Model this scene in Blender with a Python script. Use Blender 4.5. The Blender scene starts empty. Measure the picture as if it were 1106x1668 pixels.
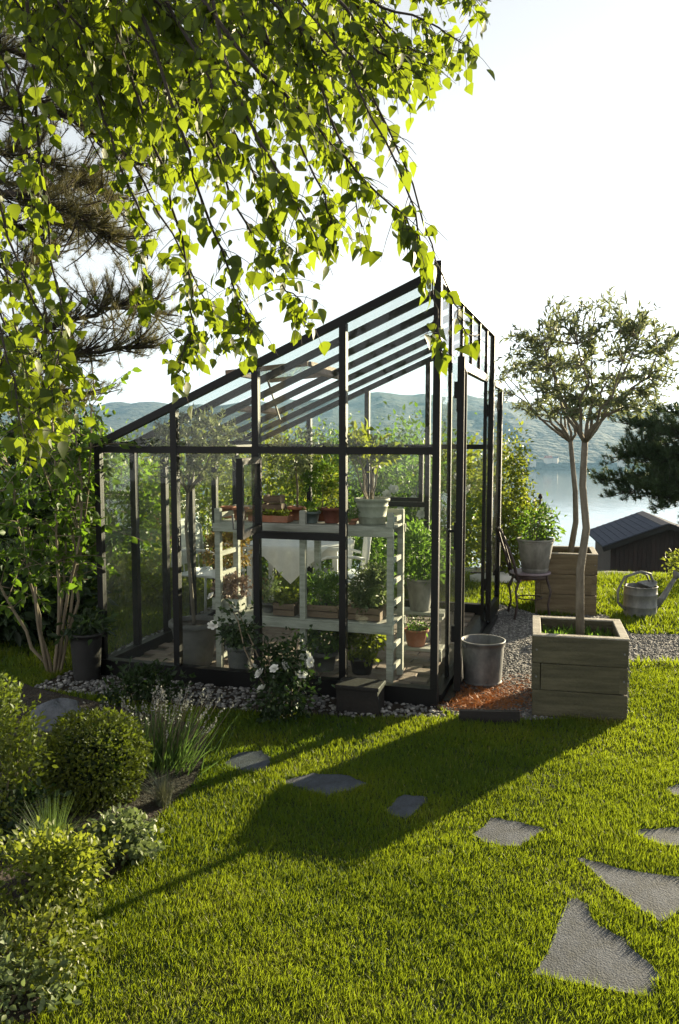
import bpy, math, random
import numpy as np
from mathutils import Vector, Matrix
R = math.radians
rng = np.random.default_rng(7)
random.seed(7)
SC = bpy.context.scene
COL = SC.collection

# ------------------------------------------------------------------ camera
F = 1336.0; TH = R(5.09); EYE = 1.6
cd = bpy.data.cameras.new('camera'); cam = bpy.data.objects.new('camera', cd); COL.objects.link(cam)
cam.location = (0, 0, EYE); cam.rotation_euler = (math.pi/2 - TH, 0, 0)
cd.sensor_fit = 'HORIZONTAL'; cd.sensor_width = 36; cd.lens = 36*F/1106
cd.clip_start = 0.05; cd.clip_end = 20000
SC.camera = cam
# ------------------------------------------------------------------ sky, sun, exposure
SUN_AZ = math.atan2(0.707, 0.707)      # clockwise from +Y (towards +X)
SUN_EL = R(12.0)
w = bpy.data.worlds.new('World'); SC.world = w; w.use_nodes = True
nt = w.node_tree; nt.nodes.clear()
sky = nt.nodes.new('ShaderNodeTexSky'); sky.sky_type = 'NISHITA'; sky.sun_disc = False
sky.sun_elevation = SUN_EL; sky.sun_rotation = SUN_AZ
sky.air_density = 1.0; sky.dust_density = 0.2; sky.ozone_density = 1.0; sky.altitude = 50
hs = nt.nodes.new('ShaderNodeHueSaturation'); hs.inputs['Saturation'].default_value = 0.09
bg = nt.nodes.new('ShaderNodeBackground'); bg.inputs['Strength'].default_value = 0.060
wo = nt.nodes.new('ShaderNodeOutputWorld')
nt.links.new(sky.outputs[0], hs.inputs['Color']); nt.links.new(hs.outputs[0], bg.inputs[0]); nt.links.new(bg.outputs[0], wo.inputs[0])
sd = bpy.data.lights.new('sun', 'SUN'); sun = bpy.data.objects.new('sun', sd); COL.objects.link(sun)
sd.energy = 5.0; sd.angle = R(0.55); sd.color = (1.0, 0.84, 0.56)
tosun = Vector((math.sin(SUN_AZ)*math.cos(SUN_EL), math.cos(SUN_AZ)*math.cos(SUN_EL), math.sin(SUN_EL)))
sun.rotation_euler = tosun.to_track_quat('Z', 'Y').to_euler(); sun.location = (6, 5, 6)
vs = SC.view_settings; vs.view_transform = 'Standard'; vs.look = 'None'; vs.gamma = 1; vs.use_curve_mapping = False
vs.exposure = 2.0
SC.render.engine = 'CYCLES'; cy = SC.cycles
cy.use_denoising = True; cy.max_bounces = 8; cy.transparent_max_bounces = 24; cy.diffuse_bounces = 3; cy.glossy_bounces = 3
cy.transmission_bounces = 4; cy.volume_bounces = 0; cy.sample_clamp_indirect = 6; cy.caustics_reflective = False; cy.caustics_refractive = False

# ------------------------------------------------------------------ helpers
def ray(x, y):
    X = (x-553)/F; U = (834-y)/F
    return np.array((X, math.cos(TH)+U*math.sin(TH), -math.sin(TH)+U*math.cos(TH)))
def P(x, y, Y):                      # the point of the place at depth Y (metres in front) seen there
    d = ray(x, y); t = Y/d[1]; return np.array((d[0]*t, Y, EYE+d[2]*t))
def G(x, y, z=0.0):                  # the point on the ground
    d = ray(x, y); t = (z-EYE)/d[2]; return np.array((d[0]*t, d[1]*t, z))
def nrm(v):
    v = np.asarray(v, float); return v/(np.linalg.norm(v, axis=-1, keepdims=True)+1e-9)

class MB:
    def __init__(s): s.v = []; s.f = []
    def add(s, vs, fs):
        o = len(s.v); s.v += [tuple(map(float, p)) for p in vs]; s.f += [tuple(i+o for i in f) for f in fs]; return s
    def box(s, c, d, rz=0.0, b=0.0):
        cx, cy_, cz = c; hx, hy, hz = d[0]/2, d[1]/2, d[2]/2
        ca, sa = math.cos(rz), math.sin(rz)
        if b <= 0:
            pts = [(x*hx, y*hy, z*hz) for z in (-1, 1) for x, y in ((-1, -1), (1, -1), (1, 1), (-1, 1))]
            fs = [(3, 2, 1, 0), (4, 5, 6, 7), (0, 1, 5, 4), (1, 2, 6, 5), (2, 3, 7, 6), (3, 0, 4, 7)]
        else:                          # chamfered box
            b = min(b, hx*.9, hy*.9, hz*.9); pts = []
            for z, q in ((-hz, b), (-hz+b, 0), (hz-b, 0), (hz, b)):
                for x, y in ((-1, -1), (1, -1), (1, 1), (-1, 1)): pts.append((x*(hx-q), y*(hy-q), z))
            fs = [(3, 2, 1, 0), (12, 13, 14, 15)]
            for k in range(3):
                for i in range(4):
                    j = (i+1) % 4; fs.append((k*4+i, k*4+j, k*4+4+j, k*4+4+i))
        return s.add([(cx+x*ca-y*sa, cy_+x*sa+y*ca, cz+z) for x, y, z in pts], fs)
    def bar(s, p0, p1, w, h, up=(0, 0, 1)):
        p0 = np.array(p0, float); p1 = np.array(p1, float); d = nrm(p1-p0); up = np.array(up, float)
        if abs(d@up) > .98: up = np.array((0, 1., 0))
        r = nrm(np.cross(d, up)); u = np.cross(r, d)
        pts = []
        for p in (p0, p1):
            for a, b in ((-1, -1), (1, -1), (1, 1), (-1, 1)): pts.append(p+r*a*w/2+u*b*h/2)
        return s.add(pts, [(0, 1, 2, 3), (7, 6, 5, 4), (4, 5, 1, 0), (5, 6, 2, 1), (6, 7, 3, 2), (7, 4, 0, 3)])
    def tube(s, pts, rad, n=6, cap=True):
        pts = [np.array(p, float) for p in pts]
        if not hasattr(rad, '__len__'): rad = [rad]*len(pts)
        u = None; rings = []
        for i, p in enumerate(pts):
            t = nrm(pts[min(i+1, len(pts)-1)]-pts[max(i-1, 0)])
            if u is None:
                a = np.array((0, 0, 1.)) if abs(t[2]) < .9 else np.array((1., 0, 0)); u = nrm(np.cross(t, a))
            else: u = nrm(u-t*(u@t))
            v = np.cross(t, u)
            rings += [p+rad[i]*(math.cos(2*math.pi*k/n)*u+math.sin(2*math.pi*k/n)*v) for k in range(n)]
        fs = []
        for i in range(len(pts)-1):
            for k in range(n):
                k2 = (k+1) % n; fs.append((i*n+k, i*n+k2, (i+1)*n+k2, (i+1)*n+k))
        if cap: fs += [tuple(range(n-1, -1, -1)), tuple((len(pts)-1)*n+k for k in range(n))]
        return s.add(rings, fs)
    def lathe(s, prof, n=28, c=(0, 0, 0), wob=0.0):
        vs = []; fs = []
        for r, z in prof:
            for k in range(n):
                a = 2*math.pi*k/n; rr = max(r, 1e-4)*(1+wob*math.cos(a*n/2)); vs.append((c[0]+rr*math.cos(a), c[1]+rr*math.sin(a), c[2]+z))
        for i in range(len(prof)-1):
            for k in range(n):
                k2 = (k+1) % n; fs.append((i*n+k, i*n+k2, (i+1)*n+k2, (i+1)*n+k))
        return s.add(vs, fs)
    def prism(s, poly, z0, z1, inset=0.0):
        n = len(poly); c = np.mean(np.array(poly), axis=0)
        top = [c+(np.array(p)-c)*(1-inset) for p in poly]
        vs = [(p[0], p[1], z0) for p in poly]+[(p[0], p[1], z1) for p in top]
        fs = [tuple(range(n-1, -1, -1)), tuple(range(n, 2*n))]+[(i, (i+1) % n, n+(i+1) % n, n+i) for i in range(n)]
        return s.add(vs, fs)
    def mesh(s, name, mat, smooth=False):
        me = bpy.data.meshes.new(name); me.from_pydata(s.v, [], s.f); me.update()
        if smooth: me.polygons.foreach_set('use_smooth', [True]*len(me.polygons))
        if mat: me.materials.append(mat)
        return me
    def build(s, name, mat, parent=None, smooth=False, **kw):
        return link(name, s.mesh(name, mat, smooth), parent, **kw)

def link(name, me, parent=None, label=None, cat=None, group=None, kind=None, loc=None, rot=None):
    o = bpy.data.objects.new(name, me); COL.objects.link(o)
    if parent is not None: o.parent = parent
    if label: o['label'] = label
    if cat: o['category'] = cat
    if group: o['group'] = group
    if kind: o['kind'] = kind
    if loc is not None: o.location = [float(a) for a in loc]
    if rot is not None: o.rotation_euler = rot
    return o
def thing(name, label, cat, loc=(0, 0, 0), rz=0.0, group=None):
    o = link(name, None, None, label, cat, group, loc=loc); o.rotation_euler = (0, 0, rz); o.empty_display_size = .1
    return o
def np_mesh(name, V, T, mat, rnd=None, smooth=False):
    me = bpy.data.meshes.new(name); V = np.asarray(V, np.float32); T = np.asarray(T, np.int32); n = len(T); k = T.shape[1]
    me.vertices.add(len(V)); me.vertices.foreach_set('co', V.ravel())
    me.loops.add(n*k); me.loops.foreach_set('vertex_index', T.ravel())
    me.polygons.add(n); me.polygons.foreach_set('loop_start', np.arange(0, n*k, k, dtype=np.int32))
    if smooth: me.polygons.foreach_set('use_smooth', [True]*n)
    if rnd is not None:
        at = me.attributes.new('rnd', 'FLOAT', 'POINT'); at.data.foreach_set('value', np.asarray(rnd, np.float32))
    me.update(calc_edges=True); me.materials.append(mat); return me

# leaf templates: y runs from stalk to tip, x is width, z lifts the sides
TPL = {
 'diamond': (np.array([(0, 0, 0), (.5, .45, .10), (0, 1, -.04), (-.5, .45, .10)]), np.array([(0, 1, 2), (0, 2, 3)])),
 'birch': (np.array([(0, 0, 0), (.34, .06, .05), (.50, .27, .08), (.36, .58, .05), (0, 1.08, -.10), (-.36, .58, .05), (-.50, .27, .08), (-.34, .06, .05), (0, .3, 0), (0, .62, 0)]),
           np.array([(0, 1, 8), (1, 2, 8), (2, 3, 9), (2, 9, 8), (3, 4, 9), (0, 8, 7), (7, 8, 6), (6, 8, 9), (6, 9, 5), (5, 9, 4)])),
 'oval': (np.array([(0, 0, 0), (.36, .25, .08), (.42, .55, .08), (0, 1, -.10), (-.42, .55, .08), (-.36, .25, .08), (0, .5, 0)]),
          np.array([(0, 1, 6), (1, 2, 6), (2, 3, 6), (3, 4, 6), (4, 5, 6), (5, 0, 6)])),
 'blade': (np.array([(-.5, 0, 0), (.5, 0, 0), (.38, .55, .06), (-.38, .55, .06), (0, 1, .22)]), np.array([(0, 1, 2), (0, 2, 3), (3, 2, 4)])),
 'needle': (np.array([(-.5, 0, 0), (.5, 0, 0), (0, 1, 0)]), np.array([(0, 1, 2)])),
}
def leaves(pts, dirs, nors, length, width, tpl='diamond'):
    """place one leaf at each point; returns vertices, triangles and the per-vertex random number"""
    V, T = TPL[tpl]; pts = np.asarray(pts, float); n = len(pts)
    y = nrm(dirs); z = np.asarray(nors, float); z = z-y*np.sum(z*y, axis=1, keepdims=True); z = nrm(z); x = np.cross(y, z)
    L = np.broadcast_to(np.asarray(length, float), (n,))[:, None, None]; W = np.broadcast_to(np.asarray(width, float), (n,))[:, None, None]
    co = pts[:, None, :]+x[:, None, :]*V[None, :, 0:1]*W+y[:, None, :]*V[None, :, 1:2]*L+z[:, None, :]*V[None, :, 2:3]*L
    tri = T[None]+(np.arange(n)*len(V))[:, None, None]
    rn = np.repeat(rng.random(n), len(V))
    return co.reshape(-1, 3), tri.reshape(-1, 3), rn
def cat_leaves(parts):
    V = []; T = []; Q = []; o = 0
    for v, t, q in parts: V.append(v); T.append(t+o); Q.append(q); o += len(v)
    return np.concatenate(V), np.concatenate(T), np.concatenate(Q)
def rvec(n): return nrm(rng.normal(size=(n, 3)))

# ------------------------------------------------------------------ materials
MATS = {}
def newmat(name):
    m = bpy.data.materials.new(name); m.use_nodes = True; m.node_tree.nodes.clear(); MATS[name] = m; return m, m.node_tree
def N(t, kind, **kw):
    n = t.nodes.new('ShaderNode'+kind)
    for k, v in kw.items():
        if k in n.inputs: n.inputs[k].default_value = v
        else: setattr(n, k, v)
    return n
def ramp(t, fac, stops):
    r = t.nodes.new('ShaderNodeValToRGB'); e = r.color_ramp.elements
    while len(e) < len(stops): e.new(.5)
    for el, (p, c) in zip(e, stops): el.position = p; el.color = (*c, 1)
    t.links.new(fac, r.inputs[0]); return r
def surf(name, stops, scale=(8, 8, 8), detail=6, rough=.6, metal=0.0, bump=.0, bscale=60, spec=.5, tex='noise', bdist=.01, nrough=.62):
    """noise-coloured surface with fine relief"""
    m, t = newmat(name); L = t.links.new
    tc = N(t, 'TexCoord'); mp = N(t, 'Mapping'); mp.inputs['Scale'].default_value = scale
    L(tc.outputs['Object'], mp.inputs[0])
    if tex == 'noise': tx = N(t, 'TexNoise', Detail=detail, Roughness=nrough, Scale=1.0); out = tx.outputs['Fac']
    else: tx = N(t, 'TexVoronoi', Scale=1.0); out = tx.outputs['Color']
    L(mp.outputs[0], tx.inputs['Vector'])
    r = ramp(t, out, stops)
    b = N(t, 'BsdfPrincipled', Roughness=rough, Metallic=metal); b.inputs['Specular IOR Level'].default_value = spec
    L(r.outputs[0], b.inputs['Base Color'])
    if bump:
        n2 = N(t, 'TexNoise', Scale=bscale, Detail=4); bp = N(t, 'Bump', Strength=bump, Distance=bdist)
        L(tc.outputs['Object'], n2.inputs['Vector']); L(n2.outputs['Fac'], bp.inputs['Height']); L(bp.outputs[0], b.inputs['Normal'])
        rr = N(t, 'MapRange'); rr.inputs['To Min'].default_value = max(0, rough-.15); rr.inputs['To Max'].default_value = min(1, rough+.15)
        L(n2.outputs['Fac'], rr.inputs[0]); L(rr.outputs[0], b.inputs['Roughness'])
    o = N(t, 'OutputMaterial'); L(b.outputs[0], o.inputs[0]); return m
def leafmat(name, c0, c1, trans, tfac=.42, rough=.5, spec=.35):
    m, t = newmat(name); L = t.links.new
    a = N(t, 'Attribute'); a.attribute_name = 'rnd'
    r = ramp(t, a.outputs['Fac'], [(0, c0), (1, c1)])
    b = N(t, 'BsdfPrincipled', Roughness=rough); b.inputs['Specular IOR Level'].default_value = spec
    tr = N(t, 'BsdfTranslucent'); r2 = ramp(t, a.outputs['Fac'], [(0, tuple(x*.75 for x in trans)), (1, tuple(min(1, x*1.2) for x in trans))])
    mx = N(t, 'MixShader', Fac=tfac)
    L(r.outputs[0], b.inputs['Base Color']); L(r2.outputs[0], tr.inputs[0]); L(b.outputs[0], mx.inputs[1]); L(tr.outputs[0], mx.inputs[2])
    o = N(t, 'OutputMaterial'); L(mx.outputs[0], o.inputs[0]); return m
M = {}
M['frame'] = surf('black_painted_metal', [(.3, (.003, .003, .0034)), (.7, (.006, .006, .0064))], (6, 6, 6), rough=.5, bump=.12, bscale=180, spec=.28)
def glassmat():
    m, t = newmat('pane_glass'); L = t.links.new
    tc = N(t, 'TexCoord'); nz = N(t, 'TexNoise', Scale=2.2, Detail=5); L(tc.outputs['Object'], nz.inputs['Vector'])
    tr = N(t, 'BsdfTransparent'); tr.inputs[0].default_value = (.955, .975, .962, 1)
    gl = N(t, 'BsdfGlossy', Roughness=.015); lw = N(t, 'Fresnel', IOR=1.45)
    bp = N(t, 'Bump', Strength=.03, Distance=.02); L(nz.outputs['Fac'], bp.inputs['Height']); L(bp.outputs[0], gl.inputs['Normal'])
    df = N(t, 'BsdfDiffuse'); df.inputs[0].default_value = (.75, .78, .75, 1)
    mr = N(t, 'MapRange'); mr.inputs['From Min'].default_value = .35; mr.inputs['From Max'].default_value = .8; mr.inputs['To Min'].default_value = .004; mr.inputs['To Max'].default_value = .016
    L(nz.outputs['Fac'], mr.inputs[0])
    m1 = N(t, 'MixShader'); m2 = N(t, 'MixShader')
    ge = N(t, 'NewGeometry'); iv = N(t, 'Math', operation='SUBTRACT'); iv.inputs[0].default_value = 1.0; L(ge.outputs['Backfacing'], iv.inputs[1]); mu = N(t, 'Math', operation='MULTIPLY'); L(lw.outputs[0], mu.inputs[0]); L(iv.outputs[0], mu.inputs[1])
    L(mu.outputs[0], m1.inputs[0]); L(tr.outputs[0], m1.inputs[1]); L(gl.outputs[0], m1.inputs[2])
    L(mr.outputs[0], m2.inputs[0]); L(m1.outputs[0], m2.inputs[1]); L(df.outputs[0], m2.inputs[2])
    o = N(t, 'OutputMaterial'); L(m2.outputs[0], o.inputs[0]); return m
M['glass'] = glassmat()
M['soil'] = surf('dark_soil', [(.3, (.018, .013, .009)), (.7, (.05, .036, .024))], (14, 14, 14), rough=.95, bump=.9, bscale=55, bdist=.03)
M['terrain'] = surf('meadow_ground', [(.25, (.018, .030, .008)), (.5, (.035, .055, .012)), (.75, (.06, .06, .02))], (1.4, 1.4, 1.4), rough=.95, bump=.6, bscale=30, bdist=.03)
M['lawn'] = surf('lawn_soil', [(.3, (.020, .030, .008)), (.55, (.034, .050, .010)), (.75, (.055, .055, .018))], (5, 5, 5), rough=.95, bump=.9, bscale=90, bdist=.02)
M['gravel'] = surf('grey_gravel', [(.1, (.07, .07, .072)), (.5, (.17, .165, .16)), (.9, (.30, .29, .28))], (55, 55, 55), rough=.9, bump=1.0, bscale=85, bdist=.02, tex='voronoi')
M['pebble'] = leafmat('pebble_stone', (.10, .10, .10), (.42, .41, .39), (.1, .1, .1), tfac=0.0, rough=.75)
M['stone'] = surf('granite_slab', [(.30, (.020, .028, .026)), (.42, (.036, .044, .054)), (.55, (.058, .070, .092)), (.75, (.118, .134, .165))], (9, 9, 9), detail=14, rough=.9, bump=.7, bscale=170, bdist=.008, nrough=.80)
M['boulder'] = surf('grey_boulder_stone', [(.3, (.07, .08, .095)), (.7, (.17, .18, .20))], (9, 9, 9), rough=.85, bump=.8, bscale=40, bdist=.02)
M['brick'] = surf('weathered_brick_paver', [(.2, (.16, .115, .09)), (.5, (.25, .20, .165)), (.8, (.34, .30, .26))], (4, 4, 4), rough=.9, bump=.6, bscale=120, bdist=.006)
M['mortar'] = surf('sand_joint', [(.3, (.08, .07, .055)), (.7, (.13, .115, .09))], (20, 20, 20), rough=.95, bump=.5, bscale=120)
M['oldwood'] = surf('weathered_planter_wood', [(.25, (.028, .027, .015)), (.5, (.072, .066, .037)), (.75, (.135, .12, .075))], (2.5, 2.5, 26), detail=8, rough=.85, bump=.8, bscale=70, bdist=.008)
M['oldwood2'] = surf('warm_weathered_wood', [(.25, (.06, .045, .024)), (.5, (.15, .115, .066)), (.75, (.25, .20, .125))], (2.5, 2.5, 26), detail=8, rough=.85, bump=.8, bscale=70, bdist=.008)
M['woodrim'] = surf('painted_sunlit_rim_wood', [(.3, (.22, .20, .16)), (.7, (.42, .39, .33))], (18, 4, 18), rough=.85, bump=.6, bscale=80, bdist=.006)  # planter rim wood, its paleness is sunlight painted into the colour
M['greywood'] = surf('grey_green_painted_wood', [(.25, (.20, .21, .17)), (.5, (.36, .37, .32)), (.75, (.52, .52, .47))], (5, 5, 30), detail=8, rough=.85, bump=.6, bscale=90, bdist=.005)
M['crate'] = surf('brown_crate_wood', [(.3, (.09, .06, .038)), (.7, (.20, .14, .09))], (4, 20, 20), rough=.85, bump=.6, bscale=90, bdist=.005)
M['zinc'] = surf('galvanised_zinc', [(.25, (.09, .095, .095)), (.5, (.17, .175, .175)), (.75, (.28, .28, .27))], (16, 16, 10), detail=7, rough=.62, metal=.35, bump=.25, bscale=60, bdist=.004)
M['zincold'] = surf('chalky_old_zinc', [(.25, (.13, .128, .115)), (.5, (.24, .235, .215)), (.75, (.38, .37, .34))], (14, 14, 7), detail=8, rough=.75, metal=.15, bump=.4, bscale=60, bdist=.004)
M['zinctub'] = surf('green_grey_zinc', [(.25, (.17, .19, .15)), (.5, (.30, .32, .26)), (.75, (.42, .43, .36))], (14, 14, 7), detail=8, rough=.7, metal=.15, bump=.4, bscale=60, bdist=.004)
M['terracotta'] = surf('terracotta', [(.25, (.24, .085, .045)), (.5, (.36, .14, .075)), (.8, (.46, .26, .18))], (10, 10, 10), rough=.85, bump=.4, bscale=90, bdist=.004)
M['terradark'] = surf('dark_red_terracotta', [(.25, (.10, .03, .02)), (.8, (.22, .08, .05))], (10, 10, 10), rough=.8, bump=.4, bscale=90, bdist=.004)
M['greypot'] = surf('grey_fibre_pot', [(.25, (.075, .075, .075)), (.75, (.17, .168, .16))], (9, 9, 9), rough=.8, bump=.3, bscale=70, bdist=.004)
M['bluepot'] = surf('grey_blue_glaze', [(.25, (.06, .09, .09)), (.75, (.16, .20, .19))], (9, 9, 9), rough=.5, bump=.2, bscale=70, bdist=.004)
M['black'] = surf('black_plastic', [(.3, (.010, .010, .010)), (.7, (.02, .019, .018))], (9, 9, 9), rough=.55, bump=.2, bscale=70)
M['blackwood'] = surf('black_stained_wood', [(.3, (.006, .005, .005)), (.7, (.018, .014, .012))], (3, 20, 20), rough=.75, bump=.5, bscale=70, bdist=.004)
M['cloth'] = surf('white_linen', [(.3, (.70, .70, .68)), (.7, (.82, .82, .80))], (20, 20, 20), rough=.95, bump=.3, bscale=200, bdist=.003)
M['cushion'] = surf('pale_blue_cushion', [(.3, (.52, .58, .64)), (.7, (.66, .71, .76))], (20, 20, 20), rough=.95, bump=.3, bscale=200, bdist=.003)
M['whitepaint'] = surf('white_enamel', [(.3, (.66, .66, .64)), (.7, (.80, .80, .78))], (20, 20, 20), rough=.45, bump=.1, bscale=60)
M['brownmetal'] = surf('rusty_brown_iron', [(.3, (.030, .022, .022)), (.7, (.085, .055, .05))], (18, 18, 18), rough=.6, bump=.4, bscale=120, bdist=.004)
M['seat'] = surf('mauve_grey_worn_seat', [(.3, (.14, .10, .12)), (.7, (.34, .28, .31))], (14, 14, 14), rough=.55, bump=.3, bscale=90, bdist=.004)
M['bark'] = surf('grey_brown_bark', [(.3, (.055, .045, .035)), (.7, (.16, .135, .105))], (20, 20, 6), rough=.95, bump=1, bscale=45, bdist=.01)
M['olivebark'] = surf('olive_bark', [(.25, (.09, .075, .055)), (.5, (.17, .145, .11)), (.75, (.27, .24, .19))], (26, 26, 7), rough=.9, bump=.9, bscale=60, bdist=.006)
M['darkbark'] = surf('dark_twig_bark', [(.3, (.018, .014, .011)), (.7, (.05, .038, .03))], (20, 20, 6), rough=.9, bump=.6, bscale=60, bdist=.004)
M['birchbark'] = surf('white_birch_bark', [(.3, (.06, .055, .05)), (.42, (.5, .48, .45)), (.8, (.68, .66, .62))], (3, 3, 22), rough=.8, bump=.5, bscale=30)
M['stem'] = surf('pale_shrub_stem', [(.3, (.12, .095, .06)), (.7, (.27, .22, .15))], (20, 20, 6), rough=.85, bump=.5, bscale=60, bdist=.004)
M['roof'] = surf('slate_grey_roofing', [(.3, (.045, .052, .075)), (.7, (.085, .095, .125))], (1, 14, 14), rough=.95, bump=.5, bscale=20, bdist=.02, spec=.05)
M['redroof'] = surf('red_roof_tile', [(.3, (.30, .085, .045)), (.7, (.44, .15, .08))], (3, 3, 3), rough=.85, bump=.5, bscale=8, bdist=.05)
M['cabin'] = surf('brown_black_cladding', [(.3, (.022, .014, .013)), (.7, (.05, .03, .027))], (9, 9, 1), rough=.8, bump=.4, bscale=20, bdist=.01)
M['housewall'] = surf('cream_render', [(.3, (.55, .50, .42)), (.7, (.68, .63, .55))], (2, 2, 2), rough=.9, bump=.2, bscale=20)
M['window'] = surf('dark_window_glass', [(.3, (.02, .025, .03)), (.7, (.04, .045, .05))], (2, 2, 2), rough=.08)
M['vent'] = surf('brown_vent_wood', [(.3, (.16, .10, .065)), (.7, (.30, .20, .14))], (20, 20, 4), rough=.75, bump=.3, bscale=80)
M['flower'] = surf('white_petal', [(.3, (.72, .72, .66)), (.7, (.84, .84, .80))], (20, 20, 20), rough=.7)
M['redpaint'] = surf('red_paint', [(.3, (.38, .03, .03)), (.7, (.50, .06, .05))], (9, 9, 9), rough=.5)
# foliage
M['birch'] = leafmat('birch_leaf', (.030, .056, .008), (.080, .112, .014), (.25, .33, .014), .50)
M['shrubleaf'] = leafmat('shrub_leaf', (.030, .065, .012), (.080, .130, .020), (.20, .34, .02), .46)
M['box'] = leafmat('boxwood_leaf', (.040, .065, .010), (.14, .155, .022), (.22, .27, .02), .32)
M['olive'] = leafmat('olive_leaf', (.075, .10, .05), (.19, .22, .13), (.24, .28, .11), .36, rough=.45)
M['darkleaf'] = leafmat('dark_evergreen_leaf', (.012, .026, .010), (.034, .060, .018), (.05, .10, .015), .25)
M['midleaf'] = leafmat('mid_green_leaf', (.038, .080, .018), (.095, .150, .036), (.18, .32, .03), .42)
M['lightleaf'] = leafmat('yellow_green_leaf', (.07, .105, .018), (.15, .18, .030), (.30, .36, .03), .42)
M['herb'] = leafmat('herb_leaf', (.045, .100, .020), (.12, .20, .040), (.20, .36, .04), .42)
M['greyherb'] = leafmat('grey_green_leaf', (.075, .110, .045), (.17, .21, .095), (.18, .24, .07), .34)
M['gold'] = leafmat('dry_golden_leaf', (.17, .11, .03), (.30, .21, .06), (.30, .20, .04), .30)
M['dryflower'] = leafmat('dried_pink_flower', (.17, .11, .085), (.36, .27, .22), (.2, .14, .1), .20)
M['pine'] = leafmat('pine_needle', (.045, .050, .018), (.13, .115, .045), (.15, .14, .04), .35)
M['pineblue'] = leafmat('blue_green_pine_needle', (.028, .052, .026), (.075, .110, .048), (.10, .15, .05), .30)
M['grass'] = leafmat('grass_blade', (.030, .088, .010), (.160, .175, .014), (.28, .36, .014), .44, rough=.55)
for nd in [n_ for n_ in M['grass'].node_tree.nodes if n_.type == 'VALTORGB'][:1]:
    e_ = nd.color_ramp.elements; e_[1].position = .80; x_ = e_.new(1.0); x_.color = (.34, .27, .10, 1); x_ = e_.new(.42); x_.color = (.060, .122, .012, 1)
M['drygrass'] = leafmat('fescue_blade', (.10, .12, .085), (.22, .23, .16), (.16, .17, .08), .30)
M['lavender'] = leafmat('lavender_blade', (.045, .100, .025), (.11, .17, .05), (.16, .25, .05), .38)
M['paleflower'] = leafmat('pale_flower_spike', (.26, .25, .22), (.46, .44, .40), (.2, .2, .16), .30)
M['needlelitter'] = leafmat('rust_pine_litter', (.30, .095, .022), (.54, .22, .06), (.4, .14, .03), .30)
M['forest'] = surf('far_forest', [(.3, (.010, .020, .012)), (.55, (.022, .036, .020)), (.75, (.042, .054, .030))], (.035, .035, .05), detail=8, rough=.95, bump=1.0, bscale=.05, bdist=12)

# ------------------------------------------------------------------ the setting
WATER = -50.0; EDGE = 9.4
def ground_z(x, y):
    e = EDGE+.25*math.sin(x*.9)+(0.10*max(0, -x))
    d = max(0.0, y-e); t = min(1, d/3.0)
    return -0.24*d*(t*t*(3-2*t))-.012
xs = sorted(set(list(np.linspace(-40, 40, 81))+list(np.linspace(-4000, 4000, 81)))); ys = list(np.linspace(-12, 9, 10))+list(np.linspace(9.3, 40, 50))+list(np.linspace(45, 320, 30))+[600, 1500, 3500]
mb = MB(); vs_ = [(x, y, max(-75, ground_z(x, y))+(.15*math.sin(x*.7+y*.5) if y > 14 else 0)) for y in ys for x in xs]; nx = len(xs)
mb.add(vs_, [(j*nx+i, j*nx+i+1, (j+1)*nx+i+1, (j+1)*nx+i) for j in range(len(ys)-1) for i in range(nx-1)])
mb.build('ground', M['terrain'], smooth=True, kind='structure')
# water
m, t = newmat('fjord_water'); tc = N(t, 'TexCoord'); mp = N(t, 'Mapping'); mp.inputs['Scale'].default_value = (.12, .03, 1); nz = N(t, 'TexNoise', Scale=1.0, Detail=6); bp = N(t, 'Bump', Strength=.18, Distance=.8)
b = N(t, 'BsdfPrincipled', Roughness=.10); b.inputs['Base Color'].default_value = (.09, .12, .13, 1); o_ = N(t, 'OutputMaterial')
t.links.new(tc.outputs['Object'], mp.inputs[0]); t.links.new(mp.outputs[0], nz.inputs['Vector']); t.links.new(nz.outputs['Fac'], bp.inputs['Height']); t.links.new(bp.outputs[0], b.inputs['Normal']); t.links.new(b.outputs[0], o_.inputs[0])
MB().add([(-4000, 150, WATER), (4000, 150, WATER), (4000, 1600, WATER), (-4000, 1600, WATER)], [(0, 1, 2, 3)]).build('water', m, kind='structure')
# hills across the fjord
mb = MB(); hx = np.linspace(-3000, 3000, 200); hr = np.linspace(0, 1, 26); vs_ = []
for r_ in hr:
    for x in hx:
        ridge = 150+16*math.sin(x/410+1.1)+9*math.sin(x/150+.4)+4*math.sin(x/47)+3*math.sin(x/19+2)
        if x > 250: ridge -= (x-250)*.03
        s = r_**.8; yy = 1330+r_*900+25*math.sin(x/210)
        zz = WATER-1+ridge*s*(1.12-.12*s)+7*math.sin(x/90+r_*7)*r_*(1-r_)*3+rng.normal()*1.4*min(1, r_*5)
        vs_.append((x, yy, zz))
n_ = len(hx); mb.add(vs_, [(j*n_+i, j*n_+i+1, (j+1)*n_+i+1, (j+1)*n_+i) for j in range(len(hr)-1) for i in range(n_-1)])
mb.build('hills', M['forest'], smooth=False, kind='structure')

# greenhouse frame of reference
GO = np.array((.568, 4.81, 0)); GW = 2.28; GL = 2.62; GA = -math.atan2(.67, 2.153)
gx = np.array((math.cos(GA), math.sin(GA), 0)); gy = np.array((-math.sin(GA), math.cos(GA), 0)); G0 = GO-gx*GW     # front left corner
def GH(x, y, z=0): p = G0+gx*x+gy*y; return np.array((p[0], p[1], z))

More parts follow.
